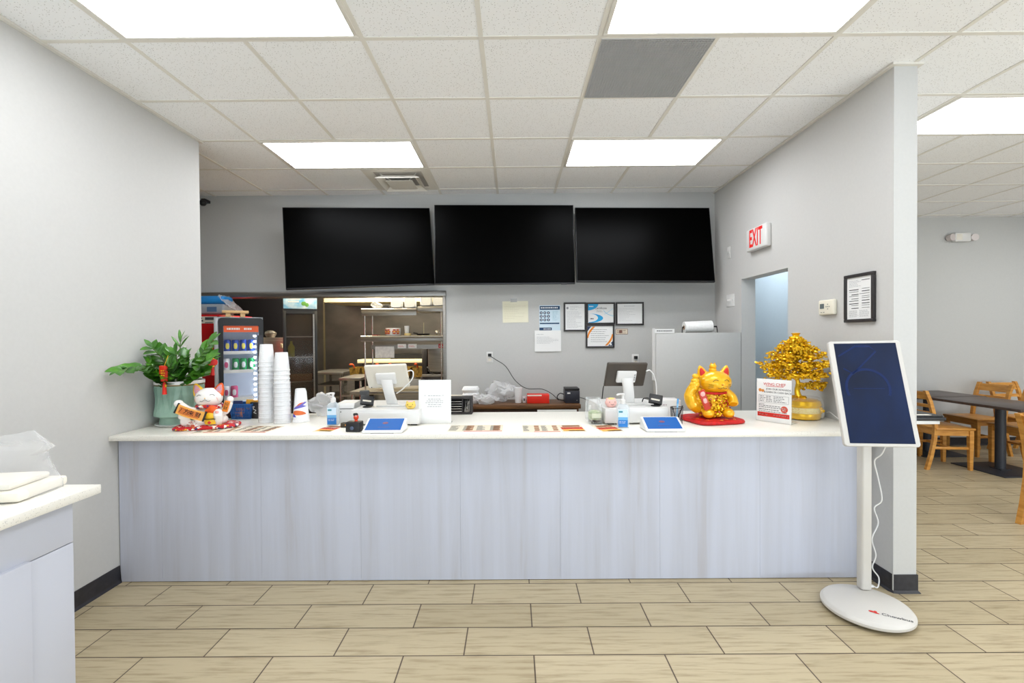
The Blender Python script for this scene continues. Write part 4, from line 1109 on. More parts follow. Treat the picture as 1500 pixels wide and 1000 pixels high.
# ---------------------------------------------------------------- tills: cash drawers, stands, monitors, readers, terminals
def drawer(label, x, y, w, d, h, rz):
    t = thing('cash_drawer', label, 'cash drawer', (x, y, ZT), rz)
    MB().box(-w / 2, w / 2, .004, d, .010, h, .003).build('body', M_white, t)
    MB().box(-w / 2 + .004, w / 2 - .004, 0, .004, .014, h - .012, .001).build('drawer_front', M_white, t)
    b = MB()
    for sx in (-1, 1):
        for yy in (.03, d - .03): b.box(sx * (w / 2 - .04) - .02, sx * (w / 2 - .04) + .02, yy - .01, yy + .01, 0, .011)
    b.build('foot', M_dark, t)
    return t
drawer('white cash drawer under the left till monitor', -.845, 3.035, .452, .48, .103, R(-2))
drawer('white cash drawer under the right till monitor', .805, 3.02, .42, .48, .105, R(4))
ZD1, ZD2 = ZT + .1032, ZT + .1052
def monitor(label, bx, by, bz, cx, cy, cz, w, h, yaw, tilt, roll, m_back):
    t = thing('till_monitor', label, 'monitor', (bx, by, bz), 0)
    MB().box(-.098, .098, -.07, .10, 0, .010, .004).build('base_plate', M_white, t)
    Ml_ = Matrix.Translation((cx - bx, cy - by, cz - bz)) @ Matrix.Rotation(yaw, 4, 'Z') @ Matrix.Rotation(-tilt, 4, 'X') @ Matrix.Rotation(-roll, 4, 'Y')
    # we look at its back: the plane's -y side
    b = MB(Ml_); b.rings([[(x, y, z) for x, z in rrect(w - 2 * d, h - 2 * d, .01)] for y, d in ((0.0, .006), (.006, 0), (.018, 0), (.022, .003))]); b.build('screen_housing', m_back, t)
    MB(Ml_).box(-w / 2 + .012, w / 2 - .012, .0215, .0228, -h / 2 + .012, h / 2 - .012).build('screen', M_black, t)
    b = MB(Ml_); b.box(-.072, .066, -.022, 0.002, -.050, .036, .008); b.build('mount_bracket', M_white, t)
    top = Ml_ @ Vector((0, -.018, -.012))
    b = MB()
    rs = []
    for i in range(13):
        u = i / 12; c = Vector((top.x * u, -.005 + (top.y + .005) * u - .03 * math.sin(PI * u) * .6, .008 + (top.z - .008) * u))
        ww = .041 - .004 * math.sin(PI * u); dd = .020
        rs.append([(c.x + ww * math.cos(a), c.y + dd * math.sin(a), c.z) for a in [2 * PI * j / 28 for j in range(28)]])
    b.rings(rs); b.build('stand_neck', M_white, t)
    return t, Ml_
t, Mm = monitor('beige-backed till monitor on a white stand at the left till', -.845, 3.25, ZD1, -.8724, 3.2, 1.2188, .2902, .18, -.0137, -.4577, .0357, mat('beige_back', (222, 216, 202), .4))
till1 = t
MB(Mm).box(-.125, -.118, -.002, .002, -.084, -.078).build('logo', M_black, t)
t, Mm = monitor('dark-backed till monitor on a white stand at the right till', .80, 3.23, ZD2, .7775, 3.2, 1.2197, .2885, .179, .1488, -.3917, -.0213, noisy('dark_bronze_back', (74, 66, 56), (58, 52, 46), nscale=3, rough=.35))
till2 = t
b = MB(Mm); b.box(.044, .060, -.0232, -.0218, -.040, .028); b.build('barcode_label', M_paper, t)
b = MB(Mm)
for i in range(9): b.box(.048, .057, -.0238, -.0231, -.03 + i * .006, -.0265 + i * .006 - (i % 3) * .001)
b.build('barcode', M_black_ink, t)
def cord(parent, pts, r, m):
    return attach(MB().tube(spline(pts), r).build('power_cord', m), parent)
cord(till1, [(-.735, 3.20, 1.255), (-.705, 3.20, 1.262), (-.69, 3.20, 1.245), (-.70, 3.20, 1.20), (-.76, 3.215, 1.14), (-.815, 3.235, 1.10)], .004, M_cable_w)
cord(till2, [(.915, 3.20, 1.245), (.945, 3.21, 1.25), (.985, 3.24, 1.20), (1.01, 3.28, 1.12), (1.02, 3.32, 1.03)], .004, M_cable_w)
cord(till2, [(.668, 4.72, .868), (.72, 4.6, .862), (.78, 4.3, .85), (.70, 3.7, .96), (.66, 3.40, 1.12), (.655, 3.24, 1.15)], .0035, M_cable_k)
def reader(label, x, y, z, rz):
    t = thing('card_reader', label, 'card reader', (x, y, z), rz)
    MB().lathe([(.030, 0), (.032, .003), (.030, .006), (.012, .010), (.010, .03)], n=24).build('base', M_black, t)
    M = Matrix.Translation((0, 0, .045)) @ Matrix.Rotation(R(-38), 4, 'X') @ Matrix.Rotation(R(12), 4, 'Y')
    MB(M).box(-.044, .044, -.012, .012, -.034, .034, .005).build('body', M_black, t)
    MB(M).box(-.030, .026, -.0135, -.0115, -.016, -.004, .001).build('slot_label', mat('pale_strip', (206, 200, 184), .4), t)
    return t
reader('black tilted card reader on the left cash drawer', -1.00, 3.17, ZD1, R(25))
reader2 = reader('black tilted card reader on the right cash drawer', .955, 3.12, ZD2, R(-8))
t = thing('scanner_cup', 'small dark grey holder behind the left card reader', 'holder', (-1.06, 3.30, ZD1))
b = MB(); b.lathe([(.012, 0), (.014, .05), (.030, .055), (.034, .098), (.030, .10)], n=24); b.build('body', mat('grey_rubber', (78, 78, 78), .6), t)
cord(reader2, [(.915, 3.30, 1.022), (.918, 3.29, 1.04), (.925, 3.28, 1.048), (.95, 3.26, 1.05), (.98, 3.24, 1.03)], .004, M_cable_k)
def squishy(label, x, y, z, m, m2, s=1.0):
    t = thing('squishy_toy', label, 'toy', (x, y, z), R(5))
    b = MB(); b.ball((0, 0, .024 * s), (.034 * s, .030 * s, .028 * s), 20).ball((-.02 * s, 0, .045 * s), (.010 * s, .008 * s, .010 * s), 10).ball((.02 * s, 0, .045 * s), (.010 * s, .008 * s, .010 * s), 10)
    for v in b.bm.verts: v.co.z = max(0, v.co.z)
    melt(b, .003, 3).build('body', m, t)
    hc, hr = (0, 0, .024 * s), (.035 * s, .031 * s, .029 * s)
    b = MB()
    for e in (-1, 1): b.ball(on_head(hc, hr, e * .016 * s, .008 * s), (.003, .002, .003), 8)
    face_curve(b, hc, hr, [(-.010 * s, -.004 * s), (0, -.007 * s), (.010 * s, -.003 * s)], .0012)
    b.build('face_marking', M_black_ink, t)
    b = MB(); b.ball((0, 0, .047 * s), (.020 * s, .018 * s, .008 * s), 12).ball((-.01 * s, -.004, .051 * s), (.008, .008, .006), 8).ball((.012 * s, -.004, .050 * s), (.008, .008, .006), 8); b.build('top_swirl', m2, t)
squishy('yellow smiling squishy toy on the left cash drawer', -.685, 3.085, ZD1, mat('soft_yellow', (240, 206, 96), .5), mat('soft_pink', (242, 200, 190), .5))
squishy('pink smiling squishy toy on the right cash drawer', .648, 3.09, ZD2, mat('soft_rose', (240, 188, 178), .5), mat('soft_butter', (240, 214, 130), .5), 1.15)

def terminal(label, x, y, w, rz=0.0):
    t = thing('customer_terminal', label, 'payment terminal', (x, y, ZT), rz, 'white customer terminals with blue screens')
    D_, H_ = .145, .070
    b = MB(); rs = []
    for xx, d in ((-w / 2, .003), (-w / 2 + .004, 0), (w / 2 - .004, 0), (w / 2, .003)):
        rs.append([(xx, 0 + d, .003 + d), (xx, 0 + d, .012 - d), (xx, D_ - .012, H_ - d), (xx, D_ - d, H_ - .004 - d), (xx, D_ - d, .003 + d)])
    b.rings(rs).build('housing', M_white, t)
    ang = math.atan2(H_ - .012, D_ - .012)
    M = Matrix.Translation((0, 0, .012)) @ Matrix.Rotation(ang, 4, 'X')
    Ln = math.hypot(D_ - .012, H_ - .012)
    MB(M).box(-w / 2 + .014, w / 2 - .014, .016, Ln - .005, 0, .0008).build('screen', M_screenblue, t)
    b = MB(M); b.ball((0, Ln * .62, .0012), (.018, .012, .0006), 20); b.build('screen_emblem', mat('maroon_emblem', (92, 32, 76), .4), t)
    b = MB(M)
    for i in range(9): b.box(-.036 + i * .008, -.030 + i * .008, Ln * .30, Ln * .30 + .006, .0009, .0014)
    b.build('screen_lettering', mat('dark_blue_lettering', (34, 52, 120), .4), t)
    MB().box(-w * .28, w * .28, .002, .02, 0, .004).build('foot', M_dark, t)
terminal('white terminal with blue screen at the left till', -.795, 2.79, .246, R(0))
terminal('white terminal with blue screen at the right till', .912, 2.775, .236, R(0))
t = thing('card_swiper', 'small black card box with an orange figure on top beside the left terminal', 'card reader', (-.985, 2.865, ZT), R(-4))
MB().box(-.045, .045, -.03, .035, 0, .062, .006).build('body', M_black, t)
MB().box(-.043, .043, -.0315, -.029, .05, .056).build('slot', M_dark, t)
b = MB(); b.ball((-.004, -.031, .025), (.012, .003, .012), 12); b.build('knob', mat('grey_blue', (70, 84, 110), .4), t)
t = thing('bird_figure', 'tiny orange and black bird figure standing on the black card box', 'figurine', (-.975, 2.868, ZT + .0622), 0)
b = MB(); b.lathe([(.010, 0), (.010, .006), (.006, .010)], n=14).ball((0, 0, .024), (.016, .014, .018), 14); b.build('body', mat('orange_red', (226, 66, 26), .4), t)
b = MB(); b.ball((-.003, .003, .038), (.015, .013, .014), 12).ball((-.006, -.006, .044), (.011, .011, .008), 10); b.build('hood', M_black, t)
b = MB(); b.ball((.002, -.012, .034), (.007, .004, .006), 8); b.build('face', M_pink, t)
t = thing('receipt_printer', 'white receipt printer behind the left sanitizer bottle', 'printer', (-1.145, 3.24, ZT))
b = MB(); b.rings([[(x, y, z) for y, z in ((-.09, 0), (-.09, .098), (-.07, .132), (.07, .135), (.085, .12), (.085, 0))] for x in (-.06, .058)]).build('housing', M_white, t)
MB().box(-.058, .056, -.0915, -.089, .094, .098).build('paper_slot', M_dark, t)
MB().cyl((-.03, -.0915, .075), (-.03, -.089, .075), .004, n=10).build('button', M_dark, t)
t = thing('usb_hub', 'tiny dark box with an orange light between left sanitizer and card box', 'hub', (-1.085, 3.0, ZT), R(-5))
MB().box(-.030, .030, -.02, .02, 0, .030, .003).build('body', mat('olive_black', (64, 58, 44), .5), t)
MB().box(.002, .012, -.0212, -.0195, .012, .022).build('indicator', mat('amber_light', (230, 160, 60), .5), t)
# white price sign
def stand_sign(name, label, cat, x, y, w, h, rz, lean):
    t = thing(name, label, cat, (x, y, ZT), rz)
    M = Matrix.Rotation(-lean, 4, 'X')
    MB(M).box(-w / 2, w / 2, .0, .003, .002, h, .001).build('panel', M_paper, t)
    MB(M).box(-w / 2 - .003, w / 2 + .003, .0032, .0055, .0, h + .003).build('clear_stand', M_glass, t)
    MB().box(-w / 2, w / 2, -.004, .085, 0, .003, .001).build('foot', M_glass, t)
    return t, M
t, M = stand_sign('price_sign', 'white paper price sign in a clear stand left of the centre', 'sign', -.527, 3.10, .216, .292, R(0), .03)
b = MB(M)
b.cyl((-.065, 0, .188), (-.065, -.001, .188), .003, n=8).cyl((.055, 0, .188), (.055, -.001, .188), .003, n=8)
for i, (x0, x1) in enumerate(((-.045, .045), (-.045, .04), (-.055, .055), (-.062, .062), (-.045, .045), (-.05, .045))):
    lines(b, x0, x1, .182 - i * .0125 - (0 if i == 0 else .010), .192 - i * .0125 - (0 if i == 0 else .010), 1, 60 + i, .004, -.0008, .97)
for v in b.bm.verts: pass
b.build('printing', M_inkfaint, t)
# framed holder behind it
t = thing('utensil_holder', 'black framed holder with silver utensils behind the white price sign', 'holder', (-.415, 3.46, ZT), R(0))
b = MB()
for x0, x1, z0_, z1_ in ((-.11, .105, 0, .014), (-.11, .105, .116, .130), (-.11, -.096, .014, .116), (.091, .105, .014, .116)): b.box(x0, x1, 0, .09, z0_, z1_, .004)
b.box(-.11, .105, .084, .09, 0, .13); b.box(.030, .036, .004, .088, .014, .116)
b.build('frame', M_dark, t)
b = MB(); rd = random.Random(9)
for i in range(7): b.tube([(.042 + .007 * i, .02, .016), (.045 + .006 * rd.uniform(0, 7), .05, .112)], .0032, 6)
for i in range(5): b.box(-.09, .026, .015, .07, .02 + i * .018, .024 + i * .018)
b.build('utensils', M_chrome, t)
# wing sign, turned
t, M = stand_sign('reward_sign', 'white rewards sign with red band in front of the gold tree', 'sign', 1.711, 3.06, .222, .284, -math.atan2(.186, .124) * .98, .02)
RB = mat('rewards_red', (206, 44, 34), .6)
def tx(body, size, m, x, z, nm='lettering', align='CENTER', xs=1.0):
    return text(nm, body, size, m, t, M @ Matrix.Translation((x, -.0003, z)) @ FRONT, align, .0005, xs)
tx('WING CHEF', .026, RB, .005, .250, xs=1.0)
b = MB(M); b.box(-.05, .062, -.001, 0, .236, .239).box(-.103, .1, -.001, 0, .034, .062)
b.build('red_band', RB, t)
tx('JOIN OUR REWARDS', .0165, M_black_ink, .030, .218)
tx('& EARN 5% CASH BACK', .0165, M_black_ink, .026, .198)
b = MB(M)
for x0, x1, z0_, z1_ in ((-.095, .095, .176, .177), (-.095, .095, .127, .128), (-.095, -.094, .127, .177), (.094, .095, .127, .177)): b.box(x0, x1, -.0008, 0, z0_, z1_)
lines(b, -.088, -.052, .132, .174, 4, 71, .0035, -.0008, .7); lines(b, -.048, -.006, .132, .174, 4, 72, .0035, -.0008, .7); lines(b, .0, .085, .132, .174, 4, 73, .0035, -.0008, .6)
lines(b, -.095, -.06, .112, .12, 1, 74, .003, -.0008, .9); lines(b, -.095, .05, .090, .112, 2, 75, .0035, -.0008, .9); lines(b, -.095, .04, .076, .086, 1, 76, .004, -.0008, .95); lines(b, -.095, .09, .064, .074, 1, 77, .003, -.0008, .9)
b.build('printing', M_ink, t)
b = MB(M); b.cyl((.068, 0, .092), (.068, -.001, .092), .022, n=24); b.build('badge', mat('badge_red', (214, 84, 64), .6), t)
b = MB(M); lines(b, .052, .084, .094, .102, 1, 78, .008, -.001, .9); lines(b, .056, .08, .082, .09, 1, 79, .007, -.001, .9); b.build('white_lettering', M_white, t)
b = MB(M); lines(b, -.095, -.03, .043, .053, 1, 80, .007, -.001, .9); lines(b, .0, .095, .043, .053, 1, 81, .007, -.001, .95); b.build('white_lettering', M_white, t)
b = MB(M); b.ball((-.088, -.0005, .208), (.010, .0006, .012), 12).ball((-.070, -.0005, .205), (.010, .0006, .010), 12); b.build('picture', mat('picture_orange', (216, 140, 60), .6), t)

# ---------------------------------------------------------------- jars, pen cup, box, adapter at the right
def jar(label, x, y, r_, h, bills):
    t = thing('tip_jar', label, 'jar', (x, y, ZT), 0, 'glass tip jars')
    MB().lathe([(0, .002), (r_ * .92, .002), (r_, .008), (r_, h * .78), (r_ * .9, h * .86), (r_ * .92, h), (r_ * .88, h), (r_ * .86, h * .86), (r_ * .95, h * .77), (r_ * .95, .010), (0, .006)], n=36, cap0=False, cap1=False).build('glass', M_glass, t)
    MB().lathe([(r_ * .90, h), (r_ * .98, h), (r_ * .98, h - .008), (r_ * .92, h - .010)], n=36, cap0=False, cap1=False).build('rim', M_glass, t)
    if bills:
        b = MB(); b.lathe([(0, .03), (r_ * .9, .03), (r_ * .92, .075), (r_ * .7, .085), (0, .088)], n=24, cap0=False, cap1=False); crumple(b, .008, 3, 2.0); b.build('banknotes', noisy('green_notes', (150, 168, 124), (196, 200, 170), nscale=60, rough=.8), t, 20)
        b = MB(); rd = random.Random(2)
        for i in range(46):
            a = rd.uniform(0, 2 * PI); q = r_ * .8 * math.sqrt(rd.random()); z = rd.uniform(.010, .026)
            n_ = Vector((rd.uniform(-.5, .5), rd.uniform(-.5, .5), 1)).normalized() * .0008; c = Vector((q * math.cos(a), q * math.sin(a), z))
            b.cyl(c - n_, c + n_, .0085, n=12)
        b.build('coins', noisy('coin_metal', (150, 110, 80), (120, 116, 110), nscale=90, rough=.35, metal=.7), t)
        MB().lathe([(r_ * 1.004, .045), (r_ * 1.004, .075)], n=36, cap0=False, cap1=False)
        b = MB(); rs = []
        for i in range(13):
            a = R(-125 + 80 * i / 12); rs.append([((r_ + q) * math.cos(a), (r_ + q) * math.sin(a), z) for z, q in ((.044, .0005), (.044, .0012), (.074, .0012), (.074, .0005))])
        b.rings(rs).build('label', mat('jar_label', (214, 220, 196), .7), t)
jar('front glass tip jar with green notes, coins and a pale label', .538, 3.065, .047, .125, True)
jar('empty glass jar behind the tip jar of coins', .548, 3.205, .052, .155, False)
t = thing('pen_cup', 'black wire mesh pen cup at the right end of the tills', 'pen cup', (1.056, 3.005, ZT))
b = MB()
for i in range(26):
    a = 2 * PI * i / 26; b.tube([(.033 * math.cos(a), .033 * math.sin(a), .002), (.039 * math.cos(a), .039 * math.sin(a), .112)], .0009, 4)
for j in range(12):
    z = .004 + .108 * j / 11; r_ = .033 + .006 * j / 11
    b.tube([(r_ * math.cos(2 * PI * i / 26), r_ * math.sin(2 * PI * i / 26), z) for i in range(27)], .0009, 4)
b.build('mesh_wall', M_black, t)
b = MB(); b.tube([(.039 * math.cos(2 * PI * i / 28), .039 * math.sin(2 * PI * i / 28), .113) for i in range(29)], .0028, 6).lathe([(.034, 0), (.034, .003)], n=24); b.build('rim', M_black, t)
def pen(label, p0, p1, r_, m, m2):
    P0, P1 = Vector(p0), Vector(p1)
    t = thing('pen', label, 'pen', P0, 0, 'pens in the mesh cup')
    d = P1 - P0
    MB().cyl((0, 0, 0), d * .8, r_, n=10).build('barrel', m, t); MB().cyl(d * .8, d, r_ * 1.1, r_ * .9, n=10).build('cap', m2, t)
pen('pale blue striped pen standing highest in the mesh cup', (1.05, 3.0, ZT + .006), (1.070, 3.02, ZT + .168), .006, mat('pale_blue', (140, 190, 224), .4), mat('sky_blue', (90, 160, 214), .4))
pen('black pen leaning to the right in the mesh cup', (1.045, 2.995, ZT + .006), (1.092, 3.0, ZT + .125), .0045, M_black, M_dark)
pen('grey pen leaning to the left in the mesh cup', (1.066, 3.015, ZT + .006), (1.03, 3.02, ZT + .118), .0045, mat('grey_pen', (120, 122, 126), .4), M_dark)
t = thing('white_carton', 'white printed carton standing behind the mesh pen cup', 'box', (1.068, 3.23, ZT), R(-3))
MB().box(-.078, .078, -.05, .09, 0, .135, .002).build('body', M_white, t)
b = MB(); lines(b, -.055, -.012, .098, .108, 1, 90, .007, -.0505, .9); b.build('printing', mat('faint_print', (176, 160, 164), .6), t)
MB().box(-.066, -.058, -.0512, -.0500, .099, .107).build('emblem', M_red, t)
t = thing('power_adapter', 'white power adapter strip at the far right of the counter by the gold tree', 'power adapter', (2.135, 3.30, ZT), R(-14))
MB().box(-.03, .030, -.10, -.01, 0, .062, .005).build('plug_block', M_white, t)
MB().box(-.055, .020, -.01, .10, 0, .050, .006).build('body', M_offwhite, t)
MB().box(-.004, .010, -.1015, -.0995, .028, .04).build('socket', M_inkfaint, t)
cord(t, [(2.15, 3.19, .955), (2.14, 3.14, .963), (2.12, 3.05, .945), (2.09, 2.93, .93), (2.07, 2.80, .925)], .003, M_cable_w)

# ---------------------------------------------------------------- printer table along the back wall
t = thing('work_table', 'dark wood work table along the back wall behind the counter', 'table', (-.2, 4.60, 0))
MB().box(-.50, .868, 0, .40, .772, .812, .003).build('table_top', M_walnut, t)
MB().box(-.46, .83, .03, .05, .70, .772).build('apron', mat('dark_walnut', (54, 36, 24), .5), t)
for x in (-.47, .80):
    for y in (.03, .33): MB().box(x, x + .05, y, y + .05, 0, .772, .003).build('leg', M_walnut, t)
ZW = .8125
sheet('taped_note', 'white note hanging on the front edge of the dark wood table', 'note', .43, 4.599, .735, .39, .055, M_paper, curl=0)
t = thing('foam_container', 'white foam takeout container stack at the left end of the back table', 'food container', (-.44, 4.78, ZW))
for i in range(3):
    b = MB(); z = i * .055
    b.rings([[(x, y, z + zz) for x, y in [(p[0] * k_, p[1] * k_) for p in rrect(.17, .17, .03)]] for zz, k_ in ((0, .86), (.024, 1.0), (.030, 1.0), (.054, .84))])
    b.build('clamshell', M_foam, t)
crumpled_bag('plastic_bag', 'crumpled white plastic bag in front of the foam containers', -.27, 4.68, ZW, .14, .06, .10, .05, 9, M_filmgrey)
crumpled_bag('plastic_bag', 'large clear bag of lids against the back wall beside the foam cup', -.13, 4.85, ZW, .15, .09, .20, .05, 13, M_filmgrey)
b = cup0.copy(); COL.objects.link(b); b.rotation_euler = (PI, 0, 0); b.location = (.048, 4.75, ZW + .1557); b.scale = (.80, .80, 1.24)
tag(b, 'single upright white foam cup on the dark wood table', 'cup'); del b['group']
t = thing('power_strip', 'white power strip standing at the left of the foam containers on the back table', 'power strip', (-.575, 4.78, ZW))
MB().box(-.085, .065, -.02, .02, 0, .078, .004).build('body', M_offwhite, t)
for x in (-.05, .0): MB().box(x - .012, x + .012, -.0215, -.0195, .05, .066).build('socket', M_inkfaint, t)
t = thing('small_cup', 'tiny white printed cup between foam cup and red box', 'cup', (.112, 4.76, ZW))
MB().lathe([(.018, 0), (.022, .064), (.020, .064), (.016, .004), (0, .004)], n=24, cap0=True, cap1=False).build('body', M_foam, t)
MB().box(-.010, .004, -.0225, -.020, .02, .045).build('printing', M_ink, t)
t = thing('red_box', 'bright red box with white label strip on the dark wood table', 'box', (.25, 4.72, ZW))
MB().box(-.112, .112, -.03, .09, 0, .088, .003).build('body', mat('red_card', (226, 44, 26), .5), t)
MB().box(-.110, .035, -.0312, -.03, .074, .087).build('label_strip', M_offwhite, t)
t = thing('receipt_printer', 'black cube receipt printer at the right end of the dark wood table', 'printer', (.595, 4.74, ZW))
MB().box(-.074, .074, -.06, .12, 0, .128, .006).build('housing', mat('slate_black', (44, 46, 56), .4), t)
MB().box(-.073, .073, -.058, .118, .129, .150, .005).build('lid', M_black, t)
MB().box(-.06, .06, -.0605, -.02, .128, .1305).build('paper_slot', M_black, t)
MB().box(-.052, -.022, -.0615, -.0595, .096, .110).build('logo', M_paper, t)
MB().ball((.045, -.061, .03), (.004, .002, .003), 8).build('indicator', M_white, t)
attach(OUTCORD, t)
cord(t, [(.52, 4.80, .89), (.48, 4.79, .90), (.45, 4.78, .87), (.46, 4.77, .845), (.50, 4.77, .83), (.53, 4.80, .83)], .005, M_cable_k)

# ---------------------------------------------------------------- drinks coolers at the left
t = thing('red_cooler', 'red drinks cooler partly hidden behind the left wall end', 'cooler', (-3.115, 4.70, 0))
MB().box(-.26, .142, 0, .6, .03, 1.735, .006).build('body', mat('red_enamel', (206, 18, 22), .3, coat=.3), t)
b = MB(); b.box(-.14, .115, -.004, 0.001, 1.645, 1.715); b.build('spec_label', M_offwhite, t)
b = MB(); b.box(-.125, -.02, -.006, -.003, 1.665, 1.68).box(-.125, -.03, -.006, -.003, 1.69, 1.705).box(.0, .10, -.006, -.003, 1.68, 1.708).box(-.1, -.04, -.006, -.003, 1.65, 1.656).box(.0, .08, -.006, -.003, 1.65, 1.656); b.build('label_print', M_ink, t)
t = thing('drinks_cooler', 'black framed glass-door drinks cooler with lit white interior', 'cooler', (-2.60, 4.41, 0), R(32))
X0, X1, DZ, ZTOP = -.205, .20, .40, 1.695
MC = Matrix.Translation((-2.60, 4.41, 0)) @ Matrix.Rotation(R(32), 4, 'Z')
body = mat('silver_grey', (176, 178, 180), .4, .3); inner = mat('white_liner', (226, 234, 246), .5)
b = MB(); b.box(X0, X0 + .03, .04, DZ, .05, ZTOP).box(X1 - .03, X1, .04, DZ, .05, ZTOP).box(X0, X1, DZ - .03, DZ, .05, ZTOP).box(X0, X1, .04, DZ, ZTOP - .03, ZTOP).box(X0, X1, .04, DZ, 0.02, .30)
b.build('body', body, t)
MB().box(X0 + .03, X0 + .035, .045, DZ - .03, .30, ZTOP - .03).box(X1 - .035, X1 - .03, .045, DZ - .03, .30, ZTOP - .03).box(X0 + .03, X1 - .03, DZ - .035, DZ - .03, .30, ZTOP - .03).build('liner', inner, t)
MB().box(X0, X0 + .035, -.0, .04, .05, ZTOP - .01, .003).build('side_trim', body, t)
b = MB()
dx0, dx1 = X0 + .036, X1
o_ = rrect(dx1 - dx0, 1.60, .03)
cxm = (dx0 + dx1) / 2; czm = .085 + .80
b.rings([[(cxm + x, y, czm + z) for x, z in o_] for y in (-.012, .036)], False, False)
inn = [(cxm + .0 + x * .80, czm + .0 + z * .91) for x, z in rrect(dx1 - dx0, 1.60, .012)]
for y in (-.012, .036):
    n_ = len(o_)
    b._add([(cxm + x, y, czm + z) for x, z in o_] + [(x, y, z) for x, z in inn], [(i, (i + 1) % n_, n_ + (i + 1) % n_, n_ + i) for i in range(n_)])
b.rings([[(x, y, z) for x, z in inn] for y in (-.012, .036)], False, False)
door = b.build('door', M_black, t)
gx0, gx1 = cxm - (dx1 - dx0) * .4, cxm + (dx1 - dx0) * .4; gz0, gz1 = czm - .8 * .91, czm + .8 * .91
MB().box(gx0, gx1, .004, .010, gz0, gz1).build('pane', M_glass, door)
MB().box(gx0 + .004, gx1 - .004, -.002, .004, gz1 - .062, gz1 - .002).build('header_sign', mat('sign_orange', (206, 84, 36), .5, emit=.15), door)
b = MB(); lines(b, gx0 + .03, gx0 + .14, gz1 - .045, gz1 - .018, 1, 101, .018, -.004, .95); lines(b, gx0 + .17, gx1 - .06, gz1 - .045, gz1 - .018, 1, 102, .018, -.004, .95); b.build('header_lettering', M_white, door)
MB().box(dx1 - .052, dx1 - .008, -.02, -.012, .35, 1.52, .003).build('handle', mat('ribbed_black', (34, 34, 44), .35), door)
b = MB()
for i in range(22): b.ball((gx1 - .034, .055, .42 + i * .052), (.012, .006, .013), 8)
b.build('led_strip', mat('led', (236, 244, 255), .5, emit=26.0), t)
for z in (1.345, 1.165, .90):
    b = MB(); b.box(X0 + .036, X1 - .085, .06, DZ - .05, z, z + .012).box(X0 + .036, X1 - .085, .055, .062, z - .004, z + .026); b.build('shelf', M_white, t)
def can(label, x, y, z, col, col2, grp):
    t = thing('drink_can', label, 'can', MC @ Vector((x, y, z)), R(32), grp)
    MB().lathe([(.024, 0), (.031, .008), (.032, .012), (.032, .108), (.026, .120), (.025, .121), (.023, .117), (0, .117)], n=20, cap1=False).build('body', col, t)
    b = MB(); b.ball((0, -.0315, .06), (.016, .003, .034), 10); b.build('printing', col2, t)
cblue = mat('can_blue', (30, 70, 170), .3, .3); cyel = mat('can_yellow', (226, 212, 90), .4); cgre = mat('can_green', (18, 140, 76), .3, .3); cwh = mat('can_white', (226, 226, 232), .35, .3); cred = mat('can_redprint', (190, 60, 110), .4)
cx0 = gx0
for i, w_ in enumerate(('leftmost', 'second', 'third', 'rightmost')):
    can('blue and yellow drink can on the cooler top shelf, %s of four' % (w_ if i in (0, 3) else w_ + ' from the left'), cx0 + .034 + i * .066, 0.115, 1.358, cblue, cyel, 'blue cans in the cooler')
can('white and pink drink can at the left of the cooler middle shelf', cx0 + .022, 0.115, 1.178, cwh, cred, None)
for i, w_ in enumerate(('left', 'middle', 'right')):
    can('green drink can on the cooler middle shelf, %s of three' % w_, cx0 + .100 + i * .066, 0.115, 1.178, cgre, cwh, 'green cans in the cooler')
can('pink and silver drink can standing low in the cooler', cx0 + .085, 0.115, .913, cred, cwh, None)
can('silver can at the left of the low cooler shelf', cx0 + .02, 0.115, .913, cwh, cred, None)
b = MB(MC); b.box(-.14, .08, .02, .20, 1.733, 1.757, .003).box(-.11, -.07, .03, .19, 1.696, 1.733).box(.01, .05, .03, .19, 1.696, 1.733)
tag(b.build('wooden_stand', mat('pale_wood', (214, 176, 122), .5)), 'small pale wooden stand on top of the drinks cooler', 'stand')
t = thing('water_pack', 'shrink-wrapped pack with bright blue film on top of the red cooler', 'drinks pack', (-3.07, 4.83, 1.736))
b = MB(); b.box(-.25, .11, -.08, .12, .005, .11, .02, 3); b.build('pack', mat('hazy_pack', (170, 178, 184), .35), t)
b = MB(); b.box(-.25, .10, -.075, .12, .112, .195, .03, 3); b.build('blue_pack', mat('bright_blue', (40, 146, 222), .35), t)
b = MB(); b.box(-.06, .04, -.083, -.079, .03, .08); b.build('label', mat('steel_blue', (90, 122, 160), .4), t)
b = MB(); rs = []
for i in range(13):
    u = i / 12; rs.append([(.06 + .20 * u + .01, -.10 + .2 * j / 14, .19 - .18 * u ** .7 + .004 * ((j * 7 + i * 3) % 5)) for j in range(15)])
b.rings(rs, False, False, closed=False); crumple(b, .018, 4, 1.6); b.build('film', M_filmgrey, t)
tag(MB().ball((-3.275, 4.93, 2.93), (.035, .035, .035), 14).box(-3.295, -3.255, 4.93, 5.02, 2.945, 2.975).build('security_camera', M_black), 'small black dome camera high on the back wall by the left wall end', 'camera')

